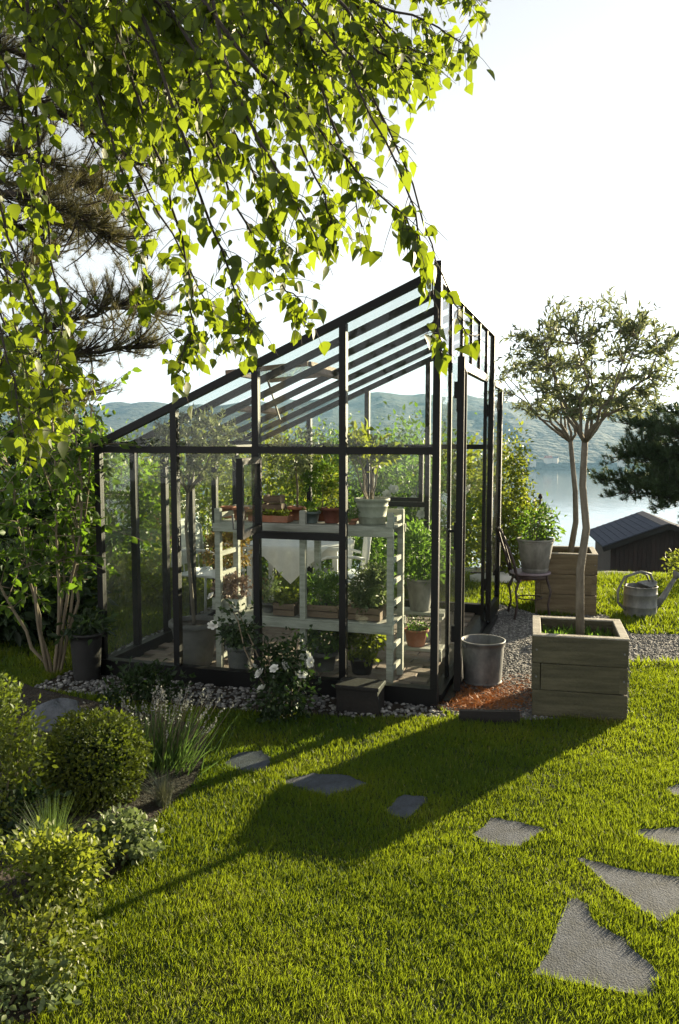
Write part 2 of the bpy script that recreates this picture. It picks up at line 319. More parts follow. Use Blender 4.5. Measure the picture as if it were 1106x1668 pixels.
# flat areas
def inside(poly, X, Y):
    poly = np.asarray(poly)[:, :2]; res = np.zeros(len(X), bool); j = len(poly)-1
    for i in range(len(poly)):
        xi, yi = poly[i]; xj, yj = poly[j]
        c = ((yi > Y) != (yj > Y)) & (X < (xj-xi)*(Y-yi)/(yj-yi+1e-12)+xi); res ^= c; j = i
    return res
def sheet(name, poly, z, mat, parent=None, kind='structure'):
    import mathutils.geometry as mg
    vv = [Vector((p[0], p[1], 0)) for p in poly]; tris = mg.tessellate_polygon([vv])
    mb = MB(); mb.add([(p[0], p[1], z) for p in poly], [tuple(t) if (vv[t[1]]-vv[t[0]]).cross(vv[t[2]]-vv[t[0]]).z > 0 else (t[2], t[1], t[0]) for t in tris])
    return mb.build(name, mat, parent, kind=kind)
gravel_px = [(712, 1152), (752, 1170), (876, 1174), (1024, 1166), (1026, 1079), (1500, 1079), (1500, 1036), (1030, 1034), (985, 1002), (890, 1006), (812, 984), (806, 990)]
gravel = [G(*p)[:2] for p in gravel_px]
gravel[0] = GH(GW+.01, -.02)[:2]; gravel[-1] = GH(GW+.01, GL+.05)[:2]
sheet('gravel_path', gravel, .004, M['gravel'])
strip = [GH(-.25, -.42)[:2], GH(.6, -.46)[:2], GH(1.3, -.44)[:2], GH(1.9, -.34)[:2], GH(GW+.12, -.20)[:2], GH(GW+.01, .0)[:2], GH(-.02, .0)[:2], GH(-.02, GL)[:2], GH(-.28, GL)[:2]]
sheet('pebble_bed', strip, .003, M['soil'])
bed_px = [(60, 1668), (75, 1560), (95, 1490), (200, 1418), (235, 1370), (262, 1330), (318, 1275), (338, 1230), (335, 1186)]
bed = [G(*p)[:2] for p in bed_px]+[GH(-.25, -.42)[:2], GH(-.5, -.3)[:2], np.array((-2.6, 5.2)), np.array((-3.5, 4.0)), np.array((-3.0, 1.6))]
sheet('planting_bed', bed, .008, M['soil'])
floor_poly = [GH(0, 0)[:2], GH(GW, 0)[:2], GH(GW, GL)[:2], GH(0, GL)[:2]]
lawn_poly = [(-9, 1.0), (7, 1.0), (7, 9.2), (-9, 9.2)]
sheet('lawn', lawn_poly, 0.0, M['lawn'])

# stepping stones
stones_px = [
 ([(362, 1247), (388, 1228), (426, 1225), (442, 1240), (432, 1259), (394, 1259)], 'small grey stepping stone at the far end of the row, nearest the rose bush'),
 ([(450, 1276), (512, 1262), (562, 1265), (600, 1279), (570, 1290), (532, 1300), (488, 1286)], 'wide flat grey stepping stone just in front of the pebble bed, second in the row'),
 ([(628, 1323), (655, 1296), (697, 1300), (692, 1312), (666, 1337), (640, 1333)], 'small wedge shaped grey stepping stone in the middle of the lawn'),
 ([(768, 1363), (800, 1334), (850, 1342), (890, 1355), (842, 1382), (790, 1376)], 'five sided grey stepping stone below the front wooden planter'),
 ([(1080, 1287), (1106, 1279), (1170, 1290), (1160, 1302), (1104, 1299)], 'grey stepping stone cut off by the right edge, farthest of the right hand slabs'),
 ([(1024, 1359), (1060, 1352), (1150, 1349), (1165, 1376), (1082, 1380)], 'thin looking grey slab at the right edge, just behind the long pointed slab'),
 ([(938, 1400), (985, 1411), (1106, 1434), (1150, 1442), (1118, 1482), (1080, 1507), (1030, 1479)], 'long pointed grey slab running out of the right side of the lawn'),
 ([(926, 1466), (946, 1467), (975, 1510), (1012, 1530), (1080, 1600), (1066, 1627), (950, 1610), (862, 1589), (890, 1556)], 'largest grey stepping stone, triangular, in the right foreground'),
]
stone_polys = []
for px, lab in stones_px:
    c = np.mean([G(*p) for p in px], axis=0)
    poly = []
    pts = [G(*p)[:2]-c[:2] for p in px]
    for i, p in enumerate(pts):       # broken, slightly wavy edge
        q = pts[(i+1) % len(pts)]
        for s in np.linspace(0, 1, 5)[:-1]: poly.append(p+(q-p)*s+rng.normal(size=2)*.006)
    stone_polys.append([p+c[:2] for p in poly])
    mb = MB(); mb.prism(poly, -.03, .009, .0)
    n = len(poly); mb.v[n:] = [(x*.985, y*.985, z) for x, y, z in mb.v[n:]]
    mb.build('stepping_stone', M['stone'], label=lab, cat='stepping stone', group='stepping stones in the lawn', loc=(c[0], c[1], 0))

# grass (uncountable): real blades, denser near the camera
def grass_points(x0, x1, y0, y1, dens):
    n = int((x1-x0)*(y1-y0)*dens); return rng.uniform(x0, x1, n), rng.uniform(y0, y1, n)
gp = []; gl_ = []; gw_ = []
for (x0, x1, y0, y1, dens, hl, wl) in [(-1.6, 1.7, 1.9, 3.0, 36000, .025, .0027), (-1.9, 2.1, 3.0, 4.0, 26000, .027, .0032), (-2.6, 3.0, 4.0, 5.6, 14500, .030, .0044), (-4.2, 4.2, 5.6, 9.6, 3600, .05, .009)]:
    X, Y = grass_points(x0, x1, y0, y1, dens)
    k = (np.abs(X) < Y*.46+.25)
    for poly in [gravel, strip, bed, floor_poly]+[[np.mean(sp, axis=0)+(q-np.mean(sp, axis=0))*.955 for q in np.array(sp)] for sp in stone_polys]: k &= ~inside(poly, X, Y)
    thin = np.sin(X*3.7+2.1*np.sin(Y*2.9))*np.sin(Y*4.3-1.7*np.sin(X*2.3))+.5*np.sin(X*11+Y*5)*np.sin(Y*13-X*7)
    k &= rng.random(len(X)) < np.clip(1.05-.45*np.maximum(0, thin-.25), .3, 1)
    X, Y = X[k], Y[k]
    nz = np.sin(X*5.1+1.3*np.sin(Y*3.3))*np.cos(Y*6.3+X*1.7)*.8+np.sin(X*17+Y*9)*np.sin(Y*21-X*5)*.5+np.sin(X*31-Y*14)*np.sin(Y*37+X*11)*.35
    gp.append(np.stack([X, Y, np.zeros_like(X)], 1)); gl_.append(hl*(1+.25*nz)*rng.uniform(.55, 1.35, len(X))); gw_.append(wl*rng.uniform(.7, 1.3, len(X)))
gp = np.concatenate(gp); gl_ = np.concatenate(gl_); gw_ = np.concatenate(gw_)
n = len(gp); d = nrm(np.stack([rng.normal(0, .42, n), rng.normal(0, .42, n), np.ones(n)], 1)); nn = rvec(n); nn[:, 2] *= .2
V, T, Q = leaves(gp, d, nn, gl_, gw_, 'blade')
patch = .5+.5*np.sin(V[:, 0]*1.9+1.4*np.sin(V[:, 1]*1.7))*np.sin(V[:, 1]*2.6+V[:, 0]*.8+.9*np.sin(V[:, 0]*3.1))
patch = .6*patch+.4*(.5+.5*np.sin(V[:, 0]*7.3+2*np.sin(V[:, 1]*4.1))*np.cos(V[:, 1]*8.7-V[:, 0]*3))
Q = np.where(rng.random(len(T)//3).repeat(5) > .985, 1.0, np.clip(Q*.45+patch*.95-.22, 0, .88))
link('grass', np_mesh('grass', V, T, M['grass'], Q), None, 'short green lawn grass between the stepping stones', 'grass', kind='stuff')

# pebbles in the bed and on the gravel (uncountable)
ico_v = []; ph = (1+5**.5)/2
for a, b_ in ((-1, ph), (1, ph), (-1, -ph), (1, -ph)): ico_v += [(a, b_, 0)]
for a, b_ in ((-1, ph), (1, ph), (-1, -ph), (1, -ph)): ico_v += [(0, a, b_)]
for a, b_ in ((-1, ph), (1, ph), (-1, -ph), (1, -ph)): ico_v += [(b_, 0, a)]
ICO = nrm(np.array(ico_v)); ICOT = np.array([(0, 11, 5), (0, 5, 1), (0, 1, 7), (0, 7, 10), (0, 10, 11), (1, 5, 9), (5, 11, 4), (11, 10, 2), (10, 7, 6), (7, 1, 8), (3, 9, 4), (3, 4, 2), (3, 2, 6), (3, 6, 8), (3, 8, 9), (4, 9, 5), (2, 4, 11), (6, 2, 10), (8, 6, 7), (9, 8, 1)])
def pebbles(name, polys, n, r0, r1, mat, label, z=.004, cat='pebbles'):
    X = []; Y = []
    for poly, k in polys:
        a = np.asarray(poly); x = rng.uniform(a[:, 0].min(), min(3.2, a[:, 0].max()), n*k); y = rng.uniform(a[:, 1].min(), a[:, 1].max(), n*k)
        i = inside(a, x, y); X.append(x[i]); Y.append(y[i])
    X = np.concatenate(X); Y = np.concatenate(Y); n = len(X)
    r = rng.uniform(r0, r1, n)[:, None]*np.stack([rng.uniform(.8, 1.4, n), rng.uniform(.8, 1.3, n), rng.uniform(.5, .8, n)], 1)
    a = rng.uniform(0, 6.28, n); ca, sa = np.cos(a)[:, None], np.sin(a)[:, None]
    loc = ICO[None]*(1+rng.normal(0, .10, (n, 12, 1)))*r[:, None, :]
    co = np.stack([loc[..., 0]*ca-loc[..., 1]*sa+X[:, None], loc[..., 0]*sa+loc[..., 1]*ca+Y[:, None], loc[..., 2]+z+r[:, 2:3]*.6], -1)
    T = (ICOT[None]+(np.arange(n)*12)[:, None, None]).reshape(-1, 3)
    return link(name, np_mesh(name, co.reshape(-1, 3), T, mat, np.repeat(rng.random(n)**1.6, 12), True), None, label, cat, kind='stuff')
pebbles('pebbles', [(strip, 1)], 11500, .006, .0155, M['pebble'], 'grey and white pebbles along the foot of the greenhouse')
pebbles('gravel', [(gravel, 1)], 26000, .004, .009, M['pebble'], 'fine grey gravel on the path beside the planters', cat='gravel')
# ------------------------------------------------------------------ greenhouse
ZE = 1.565; ZR = 2.555; C0 = (GW/2, GL/2)
gp0 = GH(GW/2, GL/2)
gh = thing('greenhouse', 'black framed lean-to glass greenhouse with steep roof and open doors', 'greenhouse', gp0, GA)
def lp(x, y, z): return np.array((x-C0[0], y-C0[1], z))
def zr(x): return ZE+(ZR-ZE)*x/GW
def gbar(name, p0, p1, w, h, up=(0, 0, 1), parent=None, mat=None):
    return MB().bar(lp(*p0), lp(*p1), w, h, up).build(name, mat or M['frame'], parent or gh)
def pane(pts, nrm_, parent=None, th=.004):
    pts = [np.array(p, float) for p in pts]; nv = nrm(np.array(nrm_, float))*th/2; n = len(pts)
    if parent is None: pts = [lp(*p) for p in pts]
    mb = MB(); mb.add([p-nv for p in pts]+[p+nv for p in pts], [tuple(range(n-1, -1, -1)), tuple(range(n, 2*n))]+[(i, (i+1) % n, n+(i+1) % n, n+i) for i in range(n)])
    return mb.build('pane', M['glass'], parent or gh)
PW = .043; XS = [GW*i/4 for i in range(5)]; YS = [GL*j/6 for j in range(7)]
# sills all round (butted)
gbar('sill', (-.025, 0, .055), (GW+.025, 0, .055), .07, .11)
gbar('sill', (-.025, GL, .055), (GW+.025, GL, .055), .07, .11)
gbar('sill', (0, .036, .05), (0, GL-.036, .05), .06, .10)
gbar('threshold', (GW, .036, .03), (GW, GL-.036, .03), .075, .06)
gbar('threshold', (GW+.07, .05, .014), (GW+.07, GL-.05, .014), .05, .028)
ZL, ZH, ZW = .11, 1.53, 1.0
for (y, wb) in ((0, 2), (GL, 2)):
    for i, x in enumerate(XS):
        top = zr(x)-.02 if i else ZE
        if i == 4: top = ZR+.06 if y == 0 else ZR
        gbar('post', (x, y, ZL), (x, y, top), PW if 1 else .04, PW+.004*(i % 2), up=(0, 1, 0))
    for i in range(4):
        x0, x1 = XS[i]+PW/2, XS[i+1]-PW/2
        gbar('rail', (x0, y, ZH), (x1, y, ZH), .040, .043)
        nv = (0, 1, 0)
        pane([(x0, y, ZH+.025), (x1, y, ZH+.025), (x1, y, zr(x1)-.02), (x0, y, zr(x0)-.02)], nv)
        if i == wb:
            gbar('rail', (x0, y, ZW), (x1, y, ZW), .046, .045)
            pane([(x0, y, ZL), (x1, y, ZL), (x1, y, ZW-.022), (x0, y, ZW-.022)], nv)
        else:
            pane([(x0, y, ZL), (x1, y, ZL), (x1, y, ZH-.025), (x0, y, ZH-.025)], nv)
def sash(loc, rz, wd, ht, lab):
    s = link('window', None, gh, lab, loc=lp(*loc), rot=(0, 0, rz)); s.empty_display_size = .1
    b_ = .038
    for x in (b_/2, wd-b_/2): MB().bar((x, 0, 0), (x, 0, ht), b_, .036, (0, 1, 0)).build('stile', M['frame'], s)
    for z in (b_/2, ht-b_/2): MB().bar((b_, 0, z), (wd-b_, 0, z), .034, b_).build('sash_rail', M['frame'], s)
    pane([(b_, 0, b_), (wd-b_, 0, b_), (wd-b_, 0, ht-b_), (b_, 0, ht-b_)], (0, 1, 0), s)
    MB().tube([(wd-.05, -.02, ht*.12), (wd-.05, -.05, ht*.12), (wd-.05, -.055, ht*.3)], .006, 6).build('catch', M['zinc'], s)
    return s
sash((XS[2]+.03, -.03, ZW+.03), R(-80), .50, ZH-ZW-.07, 'side hung casement swung wide open')
sash((XS[2]+.032, GL+.001, ZW+.026), 0, .498, ZH-ZW-.055, 'closed casement in the far gable')
# left wall
gbar('eave_beam', (0, .027, ZH), (0, GL-.027, ZH), .046, .05)
gbar('gutter', (-.03, -.03, ZE-.005), (-.03, GL+.03, ZE-.005), .05, .045)
for j in range(6):
    if j: gbar('post', (0, YS[j], .10), (0, YS[j], ZH-.025), .045, .045, (0, 1, 0))
    y0, y1 = YS[j]+.025, YS[j+1]-.025
    pane([(0, y0, .10), (0, y1, .10), (0, y1, ZH-.025), (0, y0, ZH-.025)], (1, 0, 0))
# right wall with the double door between posts 2 and 5
DT = 2.10
gbar('ridge_beam', (GW, .027, ZR-.03), (GW, GL-.027, ZR-.03), .046, .06)
for j in range(1, 6):
    z0 = .06 if j in (1, 2, 5) else DT+.03
    gbar('post', (GW, YS[j], z0), (GW, YS[j], ZR-.06), .026, .024, (0, 1, 0))
gbar('door_head', (GW, YS[2]+.016, DT), (GW, YS[5]-.016, DT), .044, .06)
for j in range(6):
    y0, y1 = YS[j]+.016, YS[j+1]-.016; z0 = .06 if j in (0, 1, 5) else DT+.03
    pane([(GW, y0, z0), (GW, y1, z0), (GW, y1, ZR-.06), (GW, y0, ZR-.06)], (1, 0, 0))
def door(loc, rz, lab, wd=.648, ht=2.06, hside=1):
    s = link('door', None, gh, lab, loc=lp(*loc), rot=(0, 0, rz)); s.empty_display_size = .1
    b_ = .05
    for x in (b_/2, wd-b_/2): MB().bar((x, 0, .0), (x, 0, ht), b_, .042, (0, 1, 0)).build('stile', M['frame'], s)
    for z, hh in ((.06, .12), (ht-.025, .05)): MB().bar((b_, 0, z), (wd-b_, 0, z), .038, hh).build('door_rail', M['frame'], s)
    pane([(b_, 0, .12), (wd-b_, 0, .12), (wd-b_, 0, ht-.05), (b_, 0, ht-.05)], (0, 1, 0), s)
    MB().tube([(wd-.025, .02*hside, 1.0), (wd-.025, .06*hside, 1.0), (wd-.12, .062*hside, 1.0)], .009, 8).build('handle', M['frame'], s)
    MB().box((wd-.025, .026*hside, .97), (.035, .012, .17)).build('lock_plate', M['frame'], s)
    for z in (.33, 1.80): MB().box((.005, .034*hside, z), (.04, .03, .10)).build('hinge', M['frame'], s)
    for z in (.36, 1.86): MB().box((wd-.02, .03*hside, z), (.03, .022, .10)).build('bolt', M['frame'], s)
    return s
door((GW+.024, YS[2]-.012, .035), R(-90+7.0), 'door leaf folded back towards the lawn', hside=-1)
door((GW+.046, YS[5]+.01, .035), R(90-0.6), 'door leaf folded back towards the lake', hside=1)
# roof
rn_ = nrm(np.array((-(ZR-ZE)/GW, 0, 1)))
for j, y in enumerate(YS):
    ww = .042 if j in (0, 6) else .030
    gbar('rafter', (-.03, y, zr(-.03)), (GW-.026, y, zr(GW-.026)), ww, .046, up=tuple(rn_))
def rp(x, y, off=.032): p = np.array((x, y, zr(x))); return p+rn_*off
VX0, VX1 = .62, 1.20
for j in range(6):
    y0, y1 = YS[j]+.004, YS[j+1]-.004
    segs = [(-.06, GW)] if j not in (2, 3) else [(-.06, VX0-.01), (VX1+.01, GW)]
    for a, b_ in segs: pane([rp(a, y0), rp(b_, y0), rp(b_, y1), rp(a, y1)], rn_)
for xx in (VX0-.012, VX1+.012): gbar('vent_trimmer', tuple(np.array((xx, YS[2]+.02, zr(xx)))), tuple(np.array((xx, YS[4]-.02, zr(xx)))), .03, .04, up=tuple(rn_), mat=M['vent'])
# open roof vent, hinged at its upper edge
sl = math.atan2(ZR-ZE, GW); vl = (VX1-VX0)/math.cos(sl)
vt = link('roof_vent', None, gh, 'roof light propped open', loc=lp(*rp(VX1, YS[2]+.006, .06)), rot=(0, 0, 0)); vt.empty_display_size = .1
op = sl-R(19); dx = np.array((-math.cos(op), 0, -math.sin(op))); vw = GL/3-.012; vn = nrm(np.array((-math.sin(op), 0, math.cos(op))))
for k in (0.0, vl): MB().bar(dx*k+np.array((0, 0.02, 0)), dx*k+np.array((0, vw-.02, 0)), .035, .03, vn).build('vent_rail', M['vent'], vt)
for yy in (0.0, vw): MB().bar(np.array((0, yy, 0)), dx*(vl+.017)+np.array((0, yy, 0)), .035, .034, vn).build('vent_stile', M['vent'], vt)
q0 = np.array((0, .02, 0)); q1 = np.array((0, vw-.02, 0)); pane([q0+dx*.02, q1+dx*.02, q1+dx*(vl-.02), q0+dx*(vl-.02)], vn, vt)
MB().tube([dx*vl*.8+np.array((0, vw/2, 0)), dx*vl*.62+np.array((0, vw/2, -.36))], .008, 6).build('stay', M['frame'], vt)

# brick floor
fl = MB().box((0, 0, .008), (GW-.05, GL-.05, .016)).build('brick_floor', M['mortar'], kind='structure', loc=gp0, rot=(0, 0, GA))
bm_ = [MB().box((0, 0, 0), (.196, .098, .02), b=.004).mesh('brick', M['brick']) for _ in range(2)]
cnt = 0; y = -GL/2+.09
row = 0
while y < GL/2-.08 and cnt < 296:
    x = -GW/2+.13+(.1 if row % 2 else 0)
    while x < GW/2-.12:
        link('brick', bm_[cnt % 2], fl, loc=(x+rng.normal()*.0015, y+rng.normal()*.0015, .022+rng.normal()*.0018), rot=(rng.normal()*.008, rng.normal()*.008, rng.normal()*.008)); cnt += 1
        x += .204
    y += .1065; row += 1
# black box and edging in front
bx = GH(GW-.40, -.21)
o = thing('black_box', 'low black wooden box in front of the greenhouse sill, on the pebbles', 'box', bx, GA)
MB().box((0, 0, .075), (.25, .16, .14), b=.004).build('body', M['blackwood'], o); MB().box((0, 0, .158), (.265, .175, .024), b=.004).build('lid', M['blackwood'], o)
a, b_ = G(748, 1176), G(846, 1178)
MB().bar(a+np.array((0, 0, .02)), b_+np.array((0, 0, .02)), .035, .10).build('edging_board', M['blackwood'], label='low black edging board between the gravel and the lawn', cat='edging')
# ------------------------------------------------------------------ plant builders
def rootloc(v): return (float(v[0]), float(v[1]), float(v[2]))
def clump_cloud(c, rad, n, nc, spread=.22, shell=.55, flat=.0):
    """points scattered in clumps through an ellipsoid; returns points and outward directions"""
    c = np.asarray(c, float); rad = np.asarray(rad, float)
    cc = rvec(nc)*(rng.uniform(shell**3, 1, nc)**(1/3))[:, None]
    k = rng.integers(0, nc, n); p = cc[k]+rng.normal(0, spread, (n, 3))
    return c+p*rad, nrm(p/ (rad/ rad.max()))
def foliage_mesh(name, pts, outw, ln, wd, mat, tpl='diamond', droop=.0, jit=.8):
    n = len(pts); d = nrm(outw+rng.normal(0, jit, (n, 3))+np.array((0, 0, -droop))); nn = nrm(rng.normal(0, .7, (n, 3))+outw*.5+np.array((0, 0, .6)))
    L = ln*rng.uniform(.65, 1.25, n); V, T, Q = leaves(pts, d, nn, L, L*wd/ln, tpl); return np_mesh(name, V, T, mat, Q)
def bend(p0, p1, sag=.0, n=5, wob=.0):
    p0 = np.asarray(p0, float); p1 = np.asarray(p1, float); L = np.linalg.norm(p1-p0); o = []
    for i in range(n):
        s = i/(n-1); o.append(p0+(p1-p0)*s+np.array((0, 0, sag*L*4*s*(1-s)))+(rng.normal(0, wob*L, 3) if 0 < i < n-1 else 0))
    return o
def shrub(name, label, loc, c, rad, n, ln, wd, mat, nc=60, cat='shrub', group=None, tpl='diamond', stems=5, shell=.5, spread=.2, stemmat='bark', droop=.1, stem_name='stem'):
    t = thing(name, label, cat, loc, group=group)
    p, o_ = clump_cloud(c, rad, n, nc, spread, shell); k = p[:, 2] > .01; p, o_ = p[k], o_[k]
    link('crown', foliage_mesh('crown', p, o_, ln, wd, M[mat], tpl, droop), t)
    for i in range(stems):
        a = rng.uniform(0, 6.28); e = np.array(c)+np.array((math.cos(a)*rad[0]*.55, math.sin(a)*rad[1]*.55, rad[2]*rng.uniform(-.1, .5)))
        r0 = .012*max(.4, rad[2]); MB().tube(bend((math.cos(a)*.03, math.sin(a)*.03, -.02), e, .08, 5, .03), np.linspace(r0, r0*.35, 5), 5).build(stem_name, M[stemmat], t, True)
    return t
def grass_tuft(name, label, loc, n, h, spread, mat, w=.004, group=None, cat='ornamental grass'):
    t = thing(name, label, cat, loc, group=group)
    a = rng.uniform(0, 6.28, n); lean = np.abs(rng.normal(0, .55, n)); L = h*rng.uniform(.6, 1.15, n); V = []; T = []; Q = []
    for i in range(n):
        dr = np.array((math.cos(a[i]), math.sin(a[i]), 0)); pr = np.array((-dr[1], dr[0], 0)); b0 = dr*rng.uniform(0, spread); q = rng.random(); o_ = len(V)
        for k in range(4):
            s = k/3; p = b0+dr*L[i]*lean[i]*s*s*.9+np.array((0, 0, L[i]*(s-.35*lean[i]*s*s))); ww = w*(1-.85*s); V += [p-pr*ww/2, p+pr*ww/2]; Q += [q, q]
        for k in range(3): b1 = o_+2*k; T += [(b1, b1+1, b1+3), (b1, b1+3, b1+2)]
    link('blades', np_mesh('blades', V, T, M[mat], Q), t); return t
def tilted(p, mean, k=.6): return p
def tree_crown(t, base, fork, c, rad, ntip, nlimb, mat_b, r0, leaf=None, twigs_per=1.0, sag=.05):
    """trunk, limbs and twigs of a small tree as children of t; returns twig tips and directions"""
    limbs = []
    for i in range(nlimb):
        a = 2*math.pi*i/nlimb+rng.uniform(-.3, .3); el = rng.uniform(.15, 1.1)
        e = np.array(c)+np.array((math.cos(a)*math.cos(el), math.sin(a)*math.cos(el), math.sin(el)*.9-.25))*np.array(rad)*.72
        pts = bend(fork, e, -.06, 7, .025); limbs.append(pts)
        MB().tube(pts, np.linspace(r0*.55, r0*.16, 7), 6).build('limb', M[mat_b], t, True)
    nodes = np.array([p for l in limbs for p in l[2:]])
    p = rvec(ntip)*(rng.uniform(.12, 1, ntip)**(1/2.6))[:, None]*np.array(rad)+np.array(c)
    p[:, 2] = np.where(p[:, 2] < c[2]-rad[2]*.75, c[2]-rad[2]*.5, p[:, 2])
    tw = MB(); segs = []
    for q in p:
        dd = np.linalg.norm(nodes-q, axis=1)+ .6*np.maximum(0, nodes[:, 2]-q[2]+.0)
        s = nodes[np.argmin(dd)]; pts = bend(s, q, sag, 4, .05); tw.tube(pts, np.linspace(r0*.12, r0*.05, 4), 3, False); segs.append(pts)
    tw.build('twigs', M[mat_b], t, True, kind='stuff')
    return segs
def leaves_on(segs, per, ln, wd, tpl='diamond', updir=.35, skip=.25):
    pts = []; dr = []
    for s in segs:
        s = np.array(s)
        for k in range(per):
            u = rng.uniform(skip, 1)*(len(s)-1); i = min(int(u), len(s)-2); f = u-i; q = s[i]*(1-f)+s[i+1]*f; d = nrm(s[i+1]-s[i]); pts.append(q); dr.append(nrm(d*.8+rng.normal(0, .75, 3)+np.array((0, 0, updir))))
    n = len(pts); L = ln*rng.uniform(.7, 1.25, n)
    return leaves(pts, dr, rvec(n)+np.array((0, 0, .5)), L, L*wd/ln, tpl)

# pots
def pot_mesh(name, r0, r1, h, mat, lip=.012, th=.008, n=28, wob=0.0, bands=()):
    prof = [(0, .0), (r0*.98, .0), (r0, .004)]
    zs = sorted([(.12, 0)]+[(b_, 1) for b_ in bands]+[(.85, 0)])
    for f_, kind in zs:
        rr = r0+(r1-r0)*f_
        if kind: prof += [(rr, h*f_-.006), (rr+.004, h*f_-.002), (rr+.004, h*f_+.002), (rr, h*f_+.006)]
        else: prof += [(rr, h*f_)]
    prof += [(r1, h-lip*1.6), (r1+lip*.6, h-lip*1.5), (r1+lip*.6, h), (r1-th, h), (r0-th+(r1-r0)*.5, h*.5), (0.0, h*.5)]
    return MB().lathe(prof, n, wob=wob).mesh(name, M[mat], True)
def pot(parent, r0, r1, h, mat, soil=True, **kw):
    o = link('pot', pot_mesh('pot', r0, r1, h, mat, **kw), parent)
    if soil: MB().lathe([(r1*.94, h*.90), (r1*.5, h*.915), (0, h*.92)], 20).build('soil', M['soil'], parent, True)
    return o

# ------------------------------------------------------------------ wooden planters with olive trees
def planter(label, loc, rz, s, h, mat, nb=3, sy=None):
    t = thing('wooden_planter', label, 'planter', loc, rz, 'square wooden planters on the gravel'); th = .045; bh = h/nb
    for side in range(4):
        a = side*math.pi/2
        for k in range(nb):
            ln = s-.004 if (side+k) % 2 == 0 else s-2*th-.004
            d = s/2-th/2; c_ = (d*math.sin(a)+rng.normal()*.0015, -d*math.cos(a)+rng.normal()*.0015, bh*k+bh/2)
            MB().box((0, 0, 0), (ln, th, bh-.003), b=.003).build('plank', M[mat], t, loc=c_, rot=(rng.normal()*.006, rng.normal()*.004, a))
    for sx in (-1, 1):
        for sy in (-1, 1): MB().box((sx*(s/2-th-.02), sy*(s/2-th-.02), h/2-.01), (.036, .036, h-.04)).build('corner_post', M[mat], t)
    for side in range(4):            # top edge boards, sunlight on the rim put into their pale colour
        a = side*math.pi/2; d = s/2-th/2+.001; ln = s+.004 if side % 2 == 0 else s-2*th-.002
        MB().box((0, 0, 0), (ln, th+.004, .010), b=.003).build('top_edge', M['woodrim'], t, loc=(d*math.sin(a), -d*math.cos(a), h+.004), rot=(0, 0, a))
    for k in (1, 2):                 # nail heads and end joints
        for sx in (-1, 1): MB().lathe([(.006, 0), (.006, .003), (0, .0035)], 8).build('nail', M['zinc'], t, loc=(sx*(s/2-.022), -s/2-.001, bh*k+bh*.5), rot=(R(90), 0, 0))
    MB().box((0, 0, h*.82), (s-2*th-.01, s-2*th-.01, .02)).build('soil', M['soil'], t)
    p = np.stack([rng.uniform(-s*.38, s*.38, 420), rng.uniform(-s*.38, s*.38, 420), np.full(420, h*.835)], 1); k = np.hypot(p[:, 0], p[:, 1]) > .06; p = p[k]; up = np.tile((0, 0, 1.), (len(p), 1))
    link('weeds', foliage_mesh('weeds', p, up, .055, .018, M['herb'], 'diamond', 0, .6), t, kind='stuff')
    return t
PL1 = np.array((1.425, 4.82, .003)); PL2 = np.array((2.12, 7.63, .003))
planter('greenish weathered wooden planter box in the right foreground, holding an olive tree', PL1, R(-13), .525, .472, 'oldwood')
planter('warm brown wooden planter box farther back behind the bistro chair, holding an olive tree', PL2, R(-13), .54, .555, 'oldwood2', 3)
def olive(label, base, trunkpx, c, rad, ntip, per, r0, nlimb=8):
    t = thing('olive_tree', label, 'olive tree', base, group='standard olive trees'); b0 = np.array(base)
    pts = [np.array(p)-b0 for p in trunkpx]; pts[0] = np.array((0, 0, -.03))
    MB().tube(pts, np.linspace(r0*1.15, r0*.8, len(pts)), 9).build('trunk', M['olivebark'], t, True)
    segs = tree_crown(t, b0, pts[-1]-np.array((0, 0, .02)), np.array(c)-b0, rad, ntip, nlimb, 'olivebark', r0)
    V, T, Q = leaves_on(segs, per, .046, .0125, updir=.2); link('crown', np_mesh('crown', V, T, M['olive'], Q), t); return t
z1 = .472*.83
B1 = np.array((PL1[0]+.02, PL1[1]+.02, z1)); Y1 = B1[1]
olive('olive tree with a straight bare trunk in the front planter', B1, [B1, P(945, 930, Y1), P(955, 860, Y1), P(949, 790, Y1), P(953, 716, Y1)], P(965, 592, Y1), (.56, .52, .42), 320, 17, .023)
z2 = .555*.83
B2 = np.array((PL2[0]+.03, PL2[1], z2)); Y2 = B2[1]
olive('olive tree with a slender leaning trunk in the planter behind', B2, [B2, P(938, 850, Y2), P(937, 800, Y2), P(929, 716, Y2)], P(885, 628, Y2), (.60, .56, .42), 200, 13, .026)

# ------------------------------------------------------------------ bucket, chair, can
def bucket(name, label, loc, r0, r1, h, mat, cat='bucket', handle=True, rz=.4):
    t = thing(name, label, cat, loc, rz)
    link('body', pot_mesh('body', r0, r1, h, mat, lip=.008, th=.004, n=40, bands=(.06,)), t)
    for s in (-1, 1): MB().box((s*(r1+.004), 0, h-.025), (.012, .04, .03), b=.003).build('lug', M[mat], t)
    if handle:
        pts = [(math.cos(a)*(r1+.012), -math.sin(a)*(r1+.02)*.97, h-.02-math.sin(a)*.05) for a in np.linspace(0, math.pi, 14)]
        MB().tube(pts, .0035, 6).build('handle', M['zinc'], t, True)
    return t
bucket('zinc_bucket', 'empty zinc bucket standing on the ground by the open door', G(790, 1120, .004)+np.array((0, .10, 0)), .120, .140, .292, 'zinc', handle=False)
